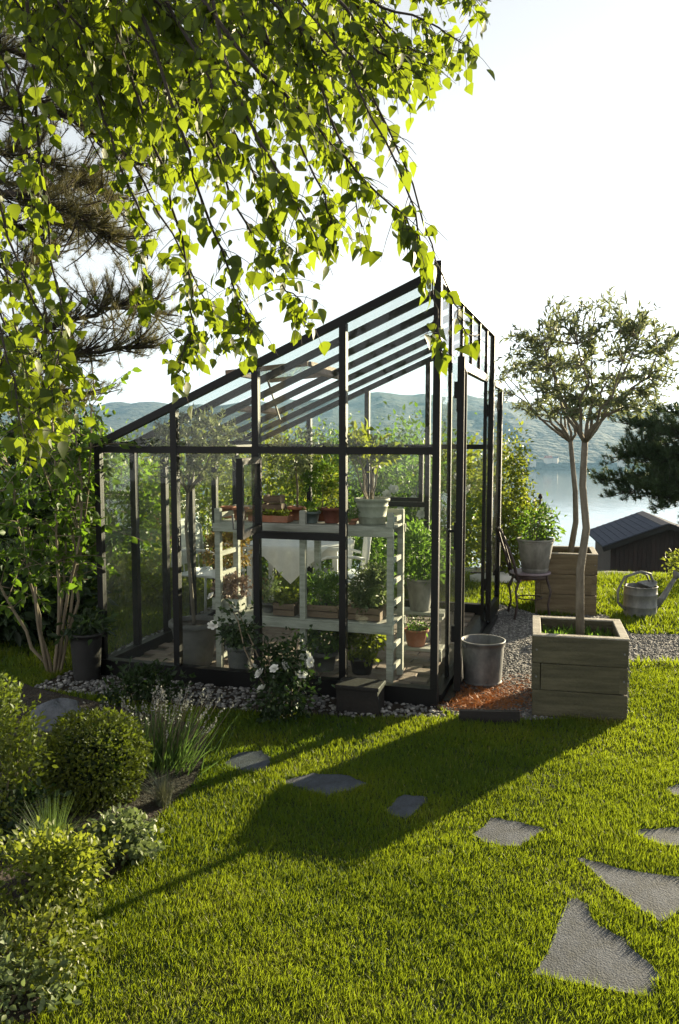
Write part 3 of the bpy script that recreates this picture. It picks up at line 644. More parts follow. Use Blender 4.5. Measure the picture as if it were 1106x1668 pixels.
# bistro chair
cb = G(862, 1003, .004)
t = thing('bistro_chair', 'brown iron bistro chair with round seat carrying a potted plant', 'chair', cb, R(0)); sh = .40
MB().lathe([(0, sh-.012), (.17, sh-.012), (.182, sh-.008), (.185, sh), (.178, sh+.010), (.15, sh+.006), (0, sh+.004)], 32).build('seat', M['seat'], t, True)
MB().lathe([(.150, sh-.05), (.158, sh-.05), (.158, sh-.012), (.150, sh-.012)], 28).build('apron', M['brownmetal'], t, True)
for (x0, y0, x1, y1) in ((-.11, -.11, -.17, -.17), (-.11, .11, -.16, .17), (.12, -.09, .15, -.14), (.12, .09, .15, .14)):
    MB().tube([(x0, y0, sh-.02), ((x0+x1)/2*1.15, (y0+y1)/2*1.15, sh*.62), ((x0+x1)/2*1.02, (y0+y1)/2*1.02, sh*.3), (x1, y1, 0)], [.012, .011, .010, .012], 7).build('leg', M['brownmetal'], t, True)
def back_curve(k, top, out):
    pts = []
    for s in np.linspace(0, 1, 17):
        a = (s-.5)*math.pi*1.0
        y_ = math.sin(a)*k; prof_ = math.cos(a); z_ = sh-.06+(top+.06)*min(1, prof_**.55 if prof_ > 0 else 0); x_ = -.14-out*((z_-sh)/top if z_ > sh else 0)
        pts.append((x_, y_, z_))
    return pts
MB().tube(back_curve(.165, .40, .15), .0115, 8).build('backrest', M['brownmetal'], t, True)
MB().tube(back_curve(.085, .30, .10), .009, 8).build('back_hoop', M['brownmetal'], t, True)
ring = [(.11*math.cos(a), .11*math.sin(a), sh*.42) for a in np.linspace(0, 2*math.pi, 25)]
MB().tube(ring, .006, 6, False).build('leg_ring', M['brownmetal'], t, True)
pb = cb+np.array((.04, -.01, sh+.006))
t = thing('potted_plant', 'leafy green plant in a ribbed zinc pot on the bistro chair', 'potted plant', pb)
pot(t, .112, .160, .30, 'zincold', n=48, wob=.006, bands=(.1, .9))
p, o_ = clump_cloud((.02, 0, .43), (.19, .17, .16), 620, 26, .25, .3); link('foliage', foliage_mesh('foliage', p, o_, .055, .022, M['midleaf'], 'oval', .0), t)
for k in range(9): a = rng.uniform(0, 6.28); MB().tube([(.03*math.cos(a), .03*math.sin(a), .26), (.12*math.cos(a)+.02, .12*math.sin(a), .44+rng.uniform(0, .1))], [.004, .002], 4).build('stem', M['stem'], t)
# watering can
wb_ = G(1042, 1003, 0)
t = thing('watering_can', 'galvanised watering can with hooped handle standing on the far lawn', 'watering can', wb_, R(8)); r_ = .145; h_ = .27
MB().lathe([(0, 0), (r_, 0), (r_+.006, .008), (r_, .016), (r_, .09), (r_+.005, .096), (r_, .102), (r_, .2), (r_+.005, .206), (r_, .212), (r_-.004, h_), (r_+.004, h_+.006), (r_-.008, h_+.008), (r_-.010, .1), (0, .1)], 36).build('body', M['zinc'], t, True)
mb = MB(); arc = [( (r_-.006)*math.cos(a), (r_-.006)*math.sin(a)) for a in np.linspace(-1.35, 1.35, 15)]
mb.add([(x, y, h_+.004+.05*max(0, x/r_)) for x, y in arc]+[(x*.99+.001, y*.99, h_-.004+.05*max(0, x/r_)) for x, y in arc], [tuple(range(15)), tuple(range(29, 14, -1))]+[(i, i+15, i+16, i+1) for i in range(14)]).build('half_cover', M['zinc'], t)
hp = [(-r_*.98, 0, .06), (-r_-.07, 0, .13), (-r_-.075, 0, .24), (-r_-.01, 0, .36), (.0, 0, .405), (.09, 0, .38), (.125, 0, .30), (.13, 0, .265)]
MB().tube(hp, .012, 8).build('handle', M['zinc'], t, True)
MB().tube([(-.13, .05, .27), (-.10, .055, .36), (.0, .058, .395), (.09, .055, .36), (.11, .05, .29)], .007, 6).build('brace', M['zinc'], t, True)
MB().tube([(r_*.9, 0, .07), (r_+.08, 0, .17), (r_+.16, 0, .30), (r_+.19, 0, .345)], [.040, .028, .019, .017], 12).build('spout', M['zinc'], t, True)
MB().tube([(r_+.182, 0, .333), (r_+.205, 0, .372), (r_+.214, 0, .385)], [.018, .043, .044], 16).build('spout_rose', M['zinc'], t, True)

# rust-coloured pine litter by the door (uncountable)
n = 4200; c1 = G(790, 1142); X = np.concatenate([rng.normal(c1[0]+.10, .26, n//2), rng.normal(c1[0]-.04, .13, n-n//2)]); Y = np.concatenate([rng.normal(c1[1]+.16, .15, n//2), rng.normal(c1[1]-.05, .08, n-n//2)])
k = inside(gravel, X, Y); X, Y = X[k], Y[k]; n = len(X)
V, T, Q = leaves(np.stack([X, Y, rng.uniform(.008, .022, n)], 1), nrm(np.stack([rng.normal(size=n), rng.normal(size=n), rng.normal(0, .25, n)], 1)), np.stack([rng.normal(0, .3, n), rng.normal(0, .3, n), np.ones(n)], 1), rng.uniform(.03, .06, n), .0045, 'needle')
link('pine_litter', np_mesh('pine_litter', V, T, M['needlelitter'], Q), None, 'rust orange fallen pine needles around the zinc bucket', 'pine needles', kind='stuff')
# ------------------------------------------------------------------ inside the greenhouse
FZ = .032
def gth(name, label, cat, x, y, z=FZ, rz=0.0, group=None): return thing(name, label, cat, GH(x, y, z), GA+rz, group)
# potting shelf
SX0, SX1, SY0, SY1 = .76, 1.98, .17, .50; SW = SX1-SX0; SD = SY1-SY0
t = gth('plant_shelf', 'two tier grey-green wooden plant shelf just inside the glass gable', 'shelf', SX0, SY0)
for x in (.02, .62, SW-.02):
    for y in (.02, SD-.02): MB().box((x, y, .555), (.038, .038, 1.11), b=.004).build('upright', M['greywood'], t)
for zc in (.37, .985):
    for k in range(4): MB().box((SW/2, .045+k*(SD-.09)/3, zc+.028), (SW-.01, .078, .016), b=.003).build('slat', M['greywood'], t)
    for y in (-.008, SD+.008): MB().box((SW/2, y, zc), (SW+.01, .018, .055), b=.003).build('apron', M['greywood'], t)
for x in (.02, SW-.02):
    for zc in (.10, .24, .52, .66, .80, 1.06): MB().box((x, SD/2, zc), (.020, SD-.07, .034), b=.003).build('rung', M['greywood'], t)
MB().box((SW/2, SD-.02, 1.09), (SW-.08, .018, .04), b=.003).build('back_rail', M['greywood'], t)
TZ = FZ+.985+.036+.003; LZ = FZ+.37+.036+.003
def sx(px, y=.33):                   # greenhouse x at depth line y that is seen at pixel column px
    lo, hi = -1.0, 4.0
    for _ in range(40):
        m_ = (lo+hi)/2; q = GH(m_, y, 1.0); c = 553+F*q[0]/(q[1]*math.cos(TH)-(1.0-EYE)*math.sin(TH))
        if c < px: lo = m_
        else: hi = m_
    return lo
def small_pot(label, x, y, z, r, h, mat, plant=None, cat='flower pot', group='pots on the plant shelf', name='flower_pot', ln=.03, wd=.012, n=160, ph=.08, pr=None, r0=None):
    t = gth(name, label, cat, x, y, z, group=group); pot(t, r0 or r*.72, r, h, mat, lip=.010, th=.005, n=20)
    if plant:
        pr = pr or r*1.05; p, o_ = clump_cloud((0, 0, h+ph*.5), (pr, pr, ph*.6), n, 14, .3, .2); p[:, 2] = np.maximum(p[:, 2], h*.93); link('foliage', foliage_mesh('foliage', p, o_, ln, wd, M[plant], 'diamond', 0), t)
    return t
small_pot('orange terracotta pot at the left end of the upper shelf', sx(392, .30), .30, TZ, .052, .085, 'terracotta')
small_pot('empty terracotta pot next to the leftmost one on the upper shelf', sx(372, .42), .42, TZ, .048, .08, 'terracotta')
small_pot('small pale terracotta pot behind the open casement on the upper shelf', sx(411, .28), .28, TZ, .036, .075, 'terracotta')
small_pot('blue-grey glazed bowl on the upper shelf', sx(507, .27), .27, TZ, .058, .075, 'bluepot', 'herb', ph=.05)
small_pot('dark red pot on the upper shelf beside the gable post', sx(541, .30), .30, TZ, .066, .10, 'terradark', 'lightleaf', ph=.30, n=300, pr=.07)
small_pot('shallow terracotta dish at the foot of the zinc tub on the upper shelf', sx(574, .24), .24, TZ, .034, .04, 'terracotta', 'herb', ph=.06)
# seed tray
t = gth('seed_tray', 'terracotta seed tray full of seedlings on the upper shelf', 'seed tray', sx(450, .26), .26, TZ)
for sx_, sy_, dx_, dy_ in ((0, -.05, .20, .008), (0, .05, .20, .008), (-.096, 0, .008, .092), (.096, 0, .008, .092)): MB().box((sx_, sy_, .022), (dx_, dy_, .044), b=.002).build('side', M['terracotta'], t)
MB().box((0, 0, .012), (.184, .092, .022)).build('soil', M['soil'], t)
p = np.stack([rng.uniform(-.088, .088, 260), rng.uniform(-.042, .042, 260), rng.uniform(.025, .07, 260)], 1); link('seedlings', foliage_mesh('seedlings', p, np.tile((0, 0, 1.), (260, 1)), .02, .012, M['lightleaf'], 'diamond', 0), t, kind='stuff')
# stacked little crates / boards above
t = gth('wooden_crate', 'small stacked wooden crates at the back of the upper shelf', 'crate', sx(447, .42), .42, TZ)
for k in range(3):
    for yy in (-.045, .045): MB().box((0, yy, .03+k*.055), (.16-.02*k, .010, .036), b=.002).build('slat', M['crate'], t)
    for xx in (-.07, .07): MB().box((xx*(1-.12*k), 0, .03+k*.055), (.012, .08, .05), b=.002).build('side', M['crate'], t)
    MB().box((0, 0, .006+k*.055), (.15-.02*k, .08, .008)).build('bottom', M['crate'], t)
# zinc tub with a tall sparse shrub
t = gth('potted_shrub', 'green-grey zinc tub with tall bare branched yellow-green shrub on the upper shelf', 'potted plant', sx(606, .33), .33, TZ)
pot(t, .085, .108, .165, 'zinctub', n=36, bands=(.3, .7))
segs = []
for k in range(7):
    a = rng.uniform(0, 6.28); e = np.array((math.cos(a)*rng.uniform(.1, .26), math.sin(a)*.16, rng.uniform(.42, .62))); pts = bend((math.cos(a)*.02, math.sin(a)*.02, .12), e, .03, 6, .02)
    MB().tube(pts, np.linspace(.006, .003, 6), 6).build('stem', M['stem'], t, True); segs.append(pts[2:])
    for j in range(5): q = pts[4]; segs.append(bend(q, q+np.array((rng.normal(0, .10), rng.normal(0, .08), rng.uniform(.02, .18))), .02, 4))
V, T, Q = leaves_on(segs, 15, .055, .026, 'oval', 0, .3); link('foliage', np_mesh('foliage', V, T, M['lightleaf'], Q), t)
# small clipped standard and pale-stemmed seedling
t = gth('topiary_plant', 'little dark green ball topiary on a thin stem on the upper shelf', 'potted plant', sx(525, .42), .42, TZ)
pot(t, .042, .055, .09, 'terradark', n=20); MB().tube([(0, 0, .07), (.004, 0, .15), (0, 0, .24)], [.005, .0045, .004], 6).build('stem', M['stem'], t)
p, o_ = clump_cloud((0, 0, .275), (.105, .10, .10), 900, 40, .16, .6); link('crown', foliage_mesh('crown', p, o_, .03, .014, M['midleaf'], 'diamond', .1), t)
t = gth('potted_shrub', 'slim pale stemmed shrub rising from a terracotta pot mid shelf', 'potted plant', sx(484, .43), .43, TZ)
pot(t, .045, .06, .09, 'terracotta', n=20); pts = [(0, 0, .07), (.004, 0, .22), (-.01, 0, .36), (.0, 0, .46)]; MB().tube(pts, [.008, .007, .006, .004], 6).build('stem', M['stem'], t, True)
p, o_ = clump_cloud((-.01, 0, .47), (.17, .14, .15), 520, 30, .2, .4); link('crown', foliage_mesh('crown', p, o_, .045, .014, M['olive'], 'diamond', .0), t)
# lower shelf: crates of herbs
def herb_crate(label, xa, xb, y, mat, ph, n, ln, wd):
    xm = (xa+xb)/2; w_ = xb-xa; t = gth('herb_crate', label, 'crate', xm, y, LZ, group='crates of herbs on the lower shelf'); dd = .17; hh = .085
    for yy in (-dd/2, dd/2):
        for k in range(2): MB().box((0, yy, .022+k*.042), (w_, .012, .038), b=.002).build('slat', M['crate'], t)
    for xx in (-w_/2+.008, w_/2-.008): MB().box((xx, 0, hh/2), (.012, dd-.014, hh), b=.002).build('end_board', M['crate'], t)
    MB().box((0, 0, .035), (w_-.03, dd-.02, .06)).build('soil', M['soil'], t)
    p, o_ = clump_cloud((0, 0, hh+ph*.42), (w_*.50, dd*.62, ph*.55), n, 34, .22, .2); p[:, 2] = np.maximum(p[:, 2], .06); link('foliage', foliage_mesh('foliage', p, o_, ln, wd, M[mat], 'diamond', -.2), t)
    return t
herb_crate('brown wooden crate overflowing with bright green thyme on the lower shelf', sx(492, .28), sx(556, .28), .30, 'herb', .20, 2200, .028, .009)
herb_crate('brown wooden crate of grey-green bushy herbs at the right of the lower shelf', sx(566, .28), sx(624, .28), .30, 'greyherb', .25, 1700, .032, .013)
herb_crate('small brown crate with low strawberry leaves on the lower shelf', sx(452, .28), sx(486, .28), .28, 'lightleaf', .07, 420, .035, .022)
small_pot('grey pot with a rounded grey-green herb at the left of the lower shelf', sx(437, .30), .30, LZ, .055, .07, 'greypot', 'greyherb', ph=.14, n=420, pr=.075)
t = gth('wooden_trough', 'wooden trough of dried pinkish flowers at the left of the lower shelf', 'trough', sx(374, .30), .30, LZ)
for yy in (-.07, .07): MB().box((0, yy, .045), (.20, .012, .08), b=.002).build('board', M['greywood'], t)
for xx in (-.095, .095): MB().box((xx, 0, .045), (.012, .126, .08), b=.002).build('end_board', M['greywood'], t)
MB().box((0, 0, .03), (.17, .12, .05)).build('soil', M['soil'], t)
p, o_ = clump_cloud((0, 0, .14), (.13, .09, .085), 700, 26, .18, .3); p[:, 2] = np.maximum(p[:, 2], .06); link('flowers', foliage_mesh('flowers', p, o_, .028, .020, M['dryflower'], 'oval', 0), t)
t = gth('topiary_plant', 'dry golden ball topiary on a thin stem in a grey pot by the shelf', 'potted plant', sx(369, .62), .62, FZ)
pot(t, .08, .11, .20, 'greypot', n=24); MB().tube([(0, 0, .16), (.006, 0, .42), (0, 0, .66)], [.009, .008, .007], 7).build('trunk', M['stem'], t)
p, o_ = clump_cloud((0, 0, .76), (.155, .14, .125), 1500, 50, .15, .6); link('crown', foliage_mesh('crown', p, o_, .032, .012, M['gold'], 'diamond', .1), t)
# big pots under the shelf
def bushy_pot(label, x, y, r, h, mat, leaf, n, pr, ph, ln, wd, name='potted_plant', tpl='diamond', z=FZ, group=None):
    t = gth(name, label, 'potted plant', x, y, z, group=group); pot(t, r*.74, r, h, mat, n=30, lip=.016)
    p, o_ = clump_cloud((0, 0, h+ph*.42), (pr, pr*.9, ph*.55), n, 36, .2, .3); p[:, 2] = np.maximum(p[:, 2], h*.9-.6*np.maximum(0, np.hypot(p[:, 0], p[:, 1])-r*.9)); link('foliage', foliage_mesh('foliage', p, o_, ln, wd, M[leaf], tpl, .2), t); return t
bushy_pot('leafy green plant in a dark pot under the shelf, left of the gable post', sx(528, .44), .44, .085, .13, 'greypot', 'herb', 1100, .15, .24, .045, .022, tpl='oval')
bushy_pot('trailing green plant in a dark pot under the shelf, right of the gable post', sx(590, .44), .44, .085, .12, 'black', 'lightleaf', 1100, .15, .25, .045, .022, tpl='oval')
bushy_pot('grey pot with dark leaves under the left of the shelf', sx(394, .16), .10, .085, .22, 'greypot', 'darkleaf', 420, .11, .14, .045, .022, tpl='oval')
bushy_pot('tall leafy terracotta potted plant at the far end, left of the table', sx(410, 2.25), 2.25, .13, .26, 'terracotta', 'midleaf', 900, .24, .75, .06, .03, tpl='oval')
bushy_pot('tall bright green potted plant at the far end, behind the herb crates', sx(600, 2.2), 2.2, .13, .26, 'greypot', 'herb', 1000, .26, .70, .06, .03, tpl='oval')
bushy_pot('low grey-green bush in a zinc pot behind the right end of the shelf', sx(612, 1.2), 1.2, .10, .22, 'zincold', 'greyherb', 900, .17, .42, .035, .016)
# right: step bench with parsley bucket
t = gth('plant_bench', 'low weathered step bench at the right inside the greenhouse', 'bench', 1.98, .95)
for k, (yy, zz) in enumerate(((-.02, .33), (-.14, .10))):
    for m_ in range(2): MB().box((.02, yy+m_*.085, zz), (.36, .078, .022), b=.003).build('plank', M['greywood'], t)
for xx in (-.13, .17):
    MB().box((xx, .10, .158), (.03, .03, .316)).build('leg', M['greywood'], t); MB().box((xx, -.055, .04), (.03, .03, .09)).build('leg', M['greywood'], t); MB().box((xx, .02, .305), (.03, .15, .026)).build('bracket', M['greywood'], t)
t = gth('potted_plant', 'tall pale zinc bucket of bright green parsley on the step bench', 'potted plant', 1.99, .97, FZ+.342)
pot(t, .07, .10, .235, 'zincold', n=36, bands=(.88,)); p, o_ = clump_cloud((0, 0, .40), (.16, .15, .20), 1500, 50, .18, .35); p[:, 2] = np.maximum(p[:, 2], .21); link('foliage', foliage_mesh('foliage', p, o_, .045, .02, M['herb'], 'oval', -.1), t)
small_pot('wide terracotta pot with small leaves on the lower step of the bench', 1.99, .845, FZ+.112, .085, .12, 'terracotta', 'herb', ph=.09, n=260, pr=.08, group=None)
# olive in a grey pot at the left
OB = GH(.535, .30, FZ)
t = thing('potted_olive_tree', 'olive standard tree in a large grey pot at the left inside the greenhouse', 'olive tree', OB)
pot(t, .115, .165, .31, 'greypot', n=36, lip=.022); b0 = OB; yo = OB[1]
tp = [np.array((0, 0, .26)), P(309, 930, yo)-b0, P(303, 860, yo)-b0, P(306, 800, yo)-b0]; MB().tube(tp, [.014, .012, .011, .010], 8).build('trunk', M['olivebark'], t, True)
segs = tree_crown(t, b0, tp[-1]-np.array((0, 0, .01)), P(322, 728, yo)-b0, (.36, .34, .30), 170, 7, 'olivebark', .014); V, T, Q = leaves_on(segs, 16, .045, .012); link('crown', np_mesh('crown', V, T, M['olive'], Q), t)
# table with a white cloth, two chairs
TX, TY = sx(466, 1.35), 1.70
t = gth('garden_table', 'white table under a linen cloth in the middle of the greenhouse', 'table', TX, TY, FZ, R(8))
MB().box((0, 0, .70), (.80, .80, .025), b=.004).build('table_top', M['whitepaint'], t)
for xx in (-.35, .35):
    for yy in (-.35, .35): MB().box((xx, yy, .344), (.04, .04, .687), b=.003).build('leg', M['whitepaint'], t)
for yy in (-.36, .36): MB().box((0, yy, .655), (.66, .02, .06)).build('apron', M['whitepaint'], t)
# cloth: a square turned by 45 degrees draped over the table
n_ = 33; S_ = .50; V = []; Fq = []
for j in range(n_):
    for i in range(n_):
        a_, b_ = (i/(n_-1)-.5)*2*S_, (j/(n_-1)-.5)*2*S_; ca = math.cos(math.pi/4); x_ = a_*ca-b_*ca; y_ = a_*ca+b_*ca; z_ = 0.0; ox = max(0, abs(x_)-.405); oy = max(0, abs(y_)-.405)
        if oy >= ox: y2 = math.copysign(min(abs(y_), .405+.012), y_) if oy > 0 else y_; x2 = x_; z_ = -oy
        else: x2 = math.copysign(min(abs(x_), .405+.012), x_); y2 = y_; z_ = -ox
        fold = .012*math.sin(x_*26)*min(1, oy*8)+0.0; V.append((x2, y2-abs(fold)*(1 if y_ < 0 else -1), z_+.718+.001*math.sin(9*x_+5*y_)))
for j in range(n_-1):
    for i in range(n_-1): Fq.append((j*n_+i, j*n_+i+1, (j+1)*n_+i+1, (j+1)*n_+i))
MB().add(V, Fq).build('tablecloth', M['cloth'], smooth=True, label='white linen cloth hanging in a point over the greenhouse table', cat='tablecloth', loc=GH(TX, TY, FZ), rot=(0, 0, GA+R(8)))
def armchair(label, x, y, rz, cush):
    t = gth('garden_chair', label, 'chair', x, y, FZ, rz, 'white metal garden chairs')
    MB().box((0, 0, .42), (.44, .42, .02), b=.004).build('seat', M['whitepaint'], t)
    for xx in (-.20, .20):
        for yy in (-.19, .19): MB().tube([(xx, yy, .41), (xx*1.08, yy*1.1, .0)], .012, 7).build('leg', M['whitepaint'], t, True)
        MB().tube([(xx, -.19, .42), (xx*1.12, -.19, .60), (xx*1.12, -.10, .64), (xx*1.1, .12, .64), (xx, .20, .62)], .012, 7).build('armrest', M['whitepaint'], t, True)
    MB().tube([(-.20, .20, .42), (-.20, .24, .80), (-.1, .255, .87), (.1, .255, .87), (.20, .24, .80), (.20, .20, .42)], .013, 8).build('back_frame', M['whitepaint'], t, True)
    for xx in (-.12, -.04, .04, .12): MB().tube([(xx, .205, .43), (xx, .25, .86)], .007, 6).build('spindle', M['whitepaint'], t, True)
    if cush: MB().lathe([(0, 0), (.17, 0), (.20, .02), (.20, .045), (.17, .065), (0, .07)], 24).build('cushion', M['cushion'], t, True, loc=(0, -.01, .432), label='pale blue seat cushion')
    return t
armchair('white metal armchair with pale blue cushion right of the greenhouse table', sx(548, 1.5), 1.55, R(-70), True)
armchair('white metal armchair at the left of the greenhouse table', sx(336, 1.5), 1.6, R(85), False)
mb = MB(); V = []
for j in range(12):
    for i in range(9):
        u = i/8-.5; v_ = j/11; s_ = v_-.45
        yy = .012*math.sin(u*19)*abs(s_)*2+ (.03 if s_ > 0 else -.03)*min(1, abs(s_)*6); V.append((u*.36+.01*math.sin(j), yy, -abs(s_)*.75+.0))
mb.add(V, [(j*9+i, j*9+i+1, (j+1)*9+i+1, (j+1)*9+i) for j in range(11) for i in range(8)]).build('throw_blanket', M['cloth'], smooth=True, label='white throw hung over the back of the left greenhouse chair', cat='blanket', loc=tuple(GH(sx(336, 1.5)-.255, 1.6+.01, FZ+.89)), rot=(0, 0, GA+R(85)))
# ------------------------------------------------------------------ plants in front of the greenhouse
# rose bush with white roses
rb = G(468, 1172)
t = thing('rose_bush', 'dark leaved rose bush with white blooms in front of the greenhouse', 'rose bush', rb)
cz = [(0, 0, .16, .17, .15, .16, 900), (.03, .02, .36, .13, .12, .13, 420), (-.12, .05, .33, .10, .10, .12, 240), (-.30, .16, .52, .12, .10, .14, 240)]
prt = []
for (x, y, z, a, b_, c_, n) in cz: prt.append(clump_cloud((x, y, z), (a, b_, c_), n, 22, .25, .3))
p = np.concatenate([q[0] for q in prt]); o_ = np.concatenate([q[1] for q in prt]); k = p[:, 2] > .01
link('foliage', foliage_mesh('foliage', p[k], o_[k], .036, .022, M['darkleaf'], 'oval', .1), t)
for (x, y, z) in ((0, 0, .4), (.06, .02, .45), (-.12, .04, .4), (-.3, .16, .6), (-.36, .12, .68), (.09, -.03, .3)): MB().tube(bend((x*.1, y*.1, -.02), (x, y, z), .03, 6, .02), np.linspace(.006, .003, 6), 5).build('cane', M['stem'], t, True)
def rose_mesh(r):
    mb = MB()
    for ring, (nr, rr, zz, tl) in enumerate(((3, .10, .62, .15), (4, .35, .5, .35), (5, .62, .35, .75), (6, .9, .15, 1.15))):
        for k in range(nr):
            a = 2*math.pi*(k+.5*(ring % 2))/nr+ring*.3; e = np.array((math.cos(a), math.sin(a), 0)); s = np.array((-e[1], e[0], 0)); w_ = (.34+.2*ring/3)
            up = np.array((0, 0, 1.))*math.cos(tl)+e*math.sin(tl); b0 = e*rr*.35+np.array((0, 0, zz*.2)); vv = []
            for (u, h) in ((-1, 0), (1, 0), (-1.2, .5), (1.2, .5), (-.6, .95), (.6, .95)): vv.append((b0+s*u*w_*.6+up*h*.75-e*abs(u)*.10+(e*.12 if h > .9 else 0))*r)
            mb.add(vv, [(0, 1, 3, 2), (2, 3, 5, 4)])
    return mb.mesh('rose', M['flower'], True)
RM = [rose_mesh(.034), rose_mesh(.028)]
for k, (px, py) in enumerate(((427, 1124), (491, 1100), (424, 1098), (447, 1090), (462, 1085), (500, 1068), (508, 1078), (345, 972), (347, 1020), (413, 1088), (441, 1102), (463, 1150))):
    q = P(px, py, rb[1]-.10+(.02*(k % 3) if k < 7 else .22)); link('rose', RM[k % 2 if k > 1 else 0], t, loc=q-rb, rot=(R(50)+rng.normal()*.3, rng.normal()*.4, rng.uniform(0, 6)))
# clipped boxwoods
def boxball(label, px, py, Y, r, n, name='boxwood_ball', squash=.95, nc=0):
    c = P(px, py, Y); base = np.array((c[0], c[1], 0)); t = thing(name, label, 'boxwood', base, group='clipped boxwoods in the bed'); cz_ = c[2]
    u = rvec(n); rr = r*(1-.30*rng.random(n)**2.2)*(1+.045*np.sin(u[:, 0]*7+u[:, 2]*6)+.04*np.sin(u[:, 1]*13+3*u[:, 0]*u[:, 2]*7)+.10*(rng.random(n) > .97)*rng.random(n))
    p = u*rr[:, None]*np.array((1, 1, squash))+np.array((0, 0, cz_)); k = p[:, 2] > .0; p, u = p[k], u[k]
    link('crown', foliage_mesh('crown', p, u, .021, .012, M['box'], 'oval', 0, .75), t)
    for i in range(6): a = rng.uniform(0, 6.28); MB().tube(bend((.02*math.cos(a), .02*math.sin(a), -.02), (r*.5*math.cos(a), r*.5*math.sin(a), cz_), .05, 4), [.012, .01, .007, .004], 5).build('stem', M['bark'], t, True)
    # larger, darker leaves filling the inside of the ball
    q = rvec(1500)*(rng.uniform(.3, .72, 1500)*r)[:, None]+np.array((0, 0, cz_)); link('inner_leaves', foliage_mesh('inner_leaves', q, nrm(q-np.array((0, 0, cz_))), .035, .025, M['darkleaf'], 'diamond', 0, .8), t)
    return t
boxball('round clipped boxwood ball standing in the border left of the lawn', 150, 1243, 3.55, .238, 9000)
lo = P(-8, 1200, 3.15)
t = shrub('privet_shrub', 'loose upright yellow-green shrub cut off by the left edge of the picture', (lo[0], lo[1], 0), (0, 0, .31), (.175, .17, .30), 3600, .026, .014, 'box', 60, 'shrub', None, 'oval', 7, .3, .16, 'stem', -.3)
sp_ = []; sd_ = []  # young growth
for k in range(46):
    a = rng.uniform(0, 6.28); e = rng.uniform(.1, 1.4); u = np.array((math.cos(a)*math.cos(e), math.sin(a)*math.cos(e), math.sin(e))); p0 = np.array((0, 0, .31))+u*np.array((.16, .16, .27)); d0 = nrm(u*.5+np.array((0, 0, .9)))
    for f_ in np.linspace(0, .09, 12): sp_.append(p0+d0*f_); sd_.append(nrm(d0*.7+rng.normal(0, .6, 3)))
V, T, Q = leaves(sp_, sd_, rvec(len(sp_)), .024, .012, 'oval'); link('young_shoots', np_mesh('young_shoots', V, T, M['lightleaf'], Q), t, kind='stuff')
# boulder
bb = G(95, 1180)
mb = MB(); n1, n2 = 16, 9; V = []
for j in range(n2+1):
    for i in range(n1):
        a = 2*math.pi*i/n1; e = math.pi/2*j/n2; rr = 1+.10*math.sin(3*a+j)+.06*math.sin(5*a+2*j); V.append((.17*math.cos(a)*math.cos(e)*rr, .13*math.sin(a)*math.cos(e)*rr, .15*math.sin(e)*(1+.08*math.sin(2*a))-.01))
mb.add(V, [(j*n1+i, j*n1+(i+1) % n1, (j+1)*n1+(i+1) % n1, (j+1)*n1+i) for j in range(n2) for i in range(n1)]).build('boulder', M['boulder'], smooth=True, label='blue-grey boulder behind the round boxwood ball', cat='boulder', loc=bb)
# lavender with pale spikes
lb = G(262, 1248)
t = thing('lavender', 'lavender clump with pale flower spikes leaning over the pebble bed', 'lavender', lb)
n = 460; b0 = np.stack([rng.normal(0, .085, n), rng.normal(0, .07, n), np.full(n, .0)], 1); d = nrm(np.stack([b0[:, 0]*3.2+rng.normal(.05, .22, n), b0[:, 1]*3+rng.normal(0, .2, n), np.ones(n)*1.0], 1)); L = rng.uniform(.12, .34, n)
V, T, Q = leaves(b0, d, rvec(n), L, .006, 'blade'); link('blades', np_mesh('blades', V, T, M['lavender'], Q), t)
k = L > .20; tip = (b0+d*L[:, None]*.93+np.array((0, 0, .03)))[k][:95]; dk = d[k][:95]
mb = MB(); [mb.tube([q-dd*.20, q], [.0016, .0012], 3, False) for q, dd in zip(tip, dk)]; mb.build('stalks', M['stem'], t, kind='stuff')
pp = []; dd_ = []
for q, dd in zip(tip, dk):
    for s in np.linspace(0, .05, 9): pp.append(q+dd*s+rng.normal(0, .002, 3)); dd_.append(nrm(dd*.6+rng.normal(0, .6, 3)))
V, T, Q = leaves(pp, dd_, rvec(len(pp)), .013, .008, 'diamond'); link('flower_spikes', np_mesh('flower_spikes', V, T, M['paleflower'], Q), t)
# ornamental grasses and border plants
grass_tuft('fescue_tuft', 'silvery tuft of grass at the right foot of the boxwood ball', G(266, 1312), 420, .15, .035, 'drygrass', .0022, 'grass tufts in the border')
grass_tuft('fescue_tuft', 'spiky grass tuft behind the leafy border plant at the left', G(85, 1420), 420, .27, .04, 'lavender', .0024, 'grass tufts in the border')
def border(name, label, px, py, c, rad, n, ln, wd, mat, tpl='oval', cat='border plant'):
    b0 = G(px, py); return shrub(name, label, b0, c, rad, n, ln, wd, mat, 46, cat, 'low plants in the border', tpl, 4, .35, .2, 'stem', .0)
border('border_plant', 'low plant with pale edged leaves below the boxwood ball', 196, 1400, (0, .02, .085), (.125, .11, .085), 1100, .028, .020, 'greyherb')
border('border_plant', 'yellow-green leafy border plant spilling towards the lawn', 75, 1470, (0, .0, .115), (.20, .16, .125), 2800, .024, .016, 'lightleaf')
border('border_plant', 'small leaved ground cover in the bottom left corner', 35, 1590, (0, .02, .08), (.20, .17, .10), 2600, .020, .012, 'box')
border('border_plant', 'low grey-green plant at the very bottom of the left edge', -5, 1640, (0, 0, .06), (.17, .14, .10), 1300, .026, .016, 'greyherb')
border('border_plant', 'dark low plant hugging the left edge beside the boxwood', 15, 1385, (0, .05, .10), (.17, .15, .12), 900, .032, .02, 'darkleaf')
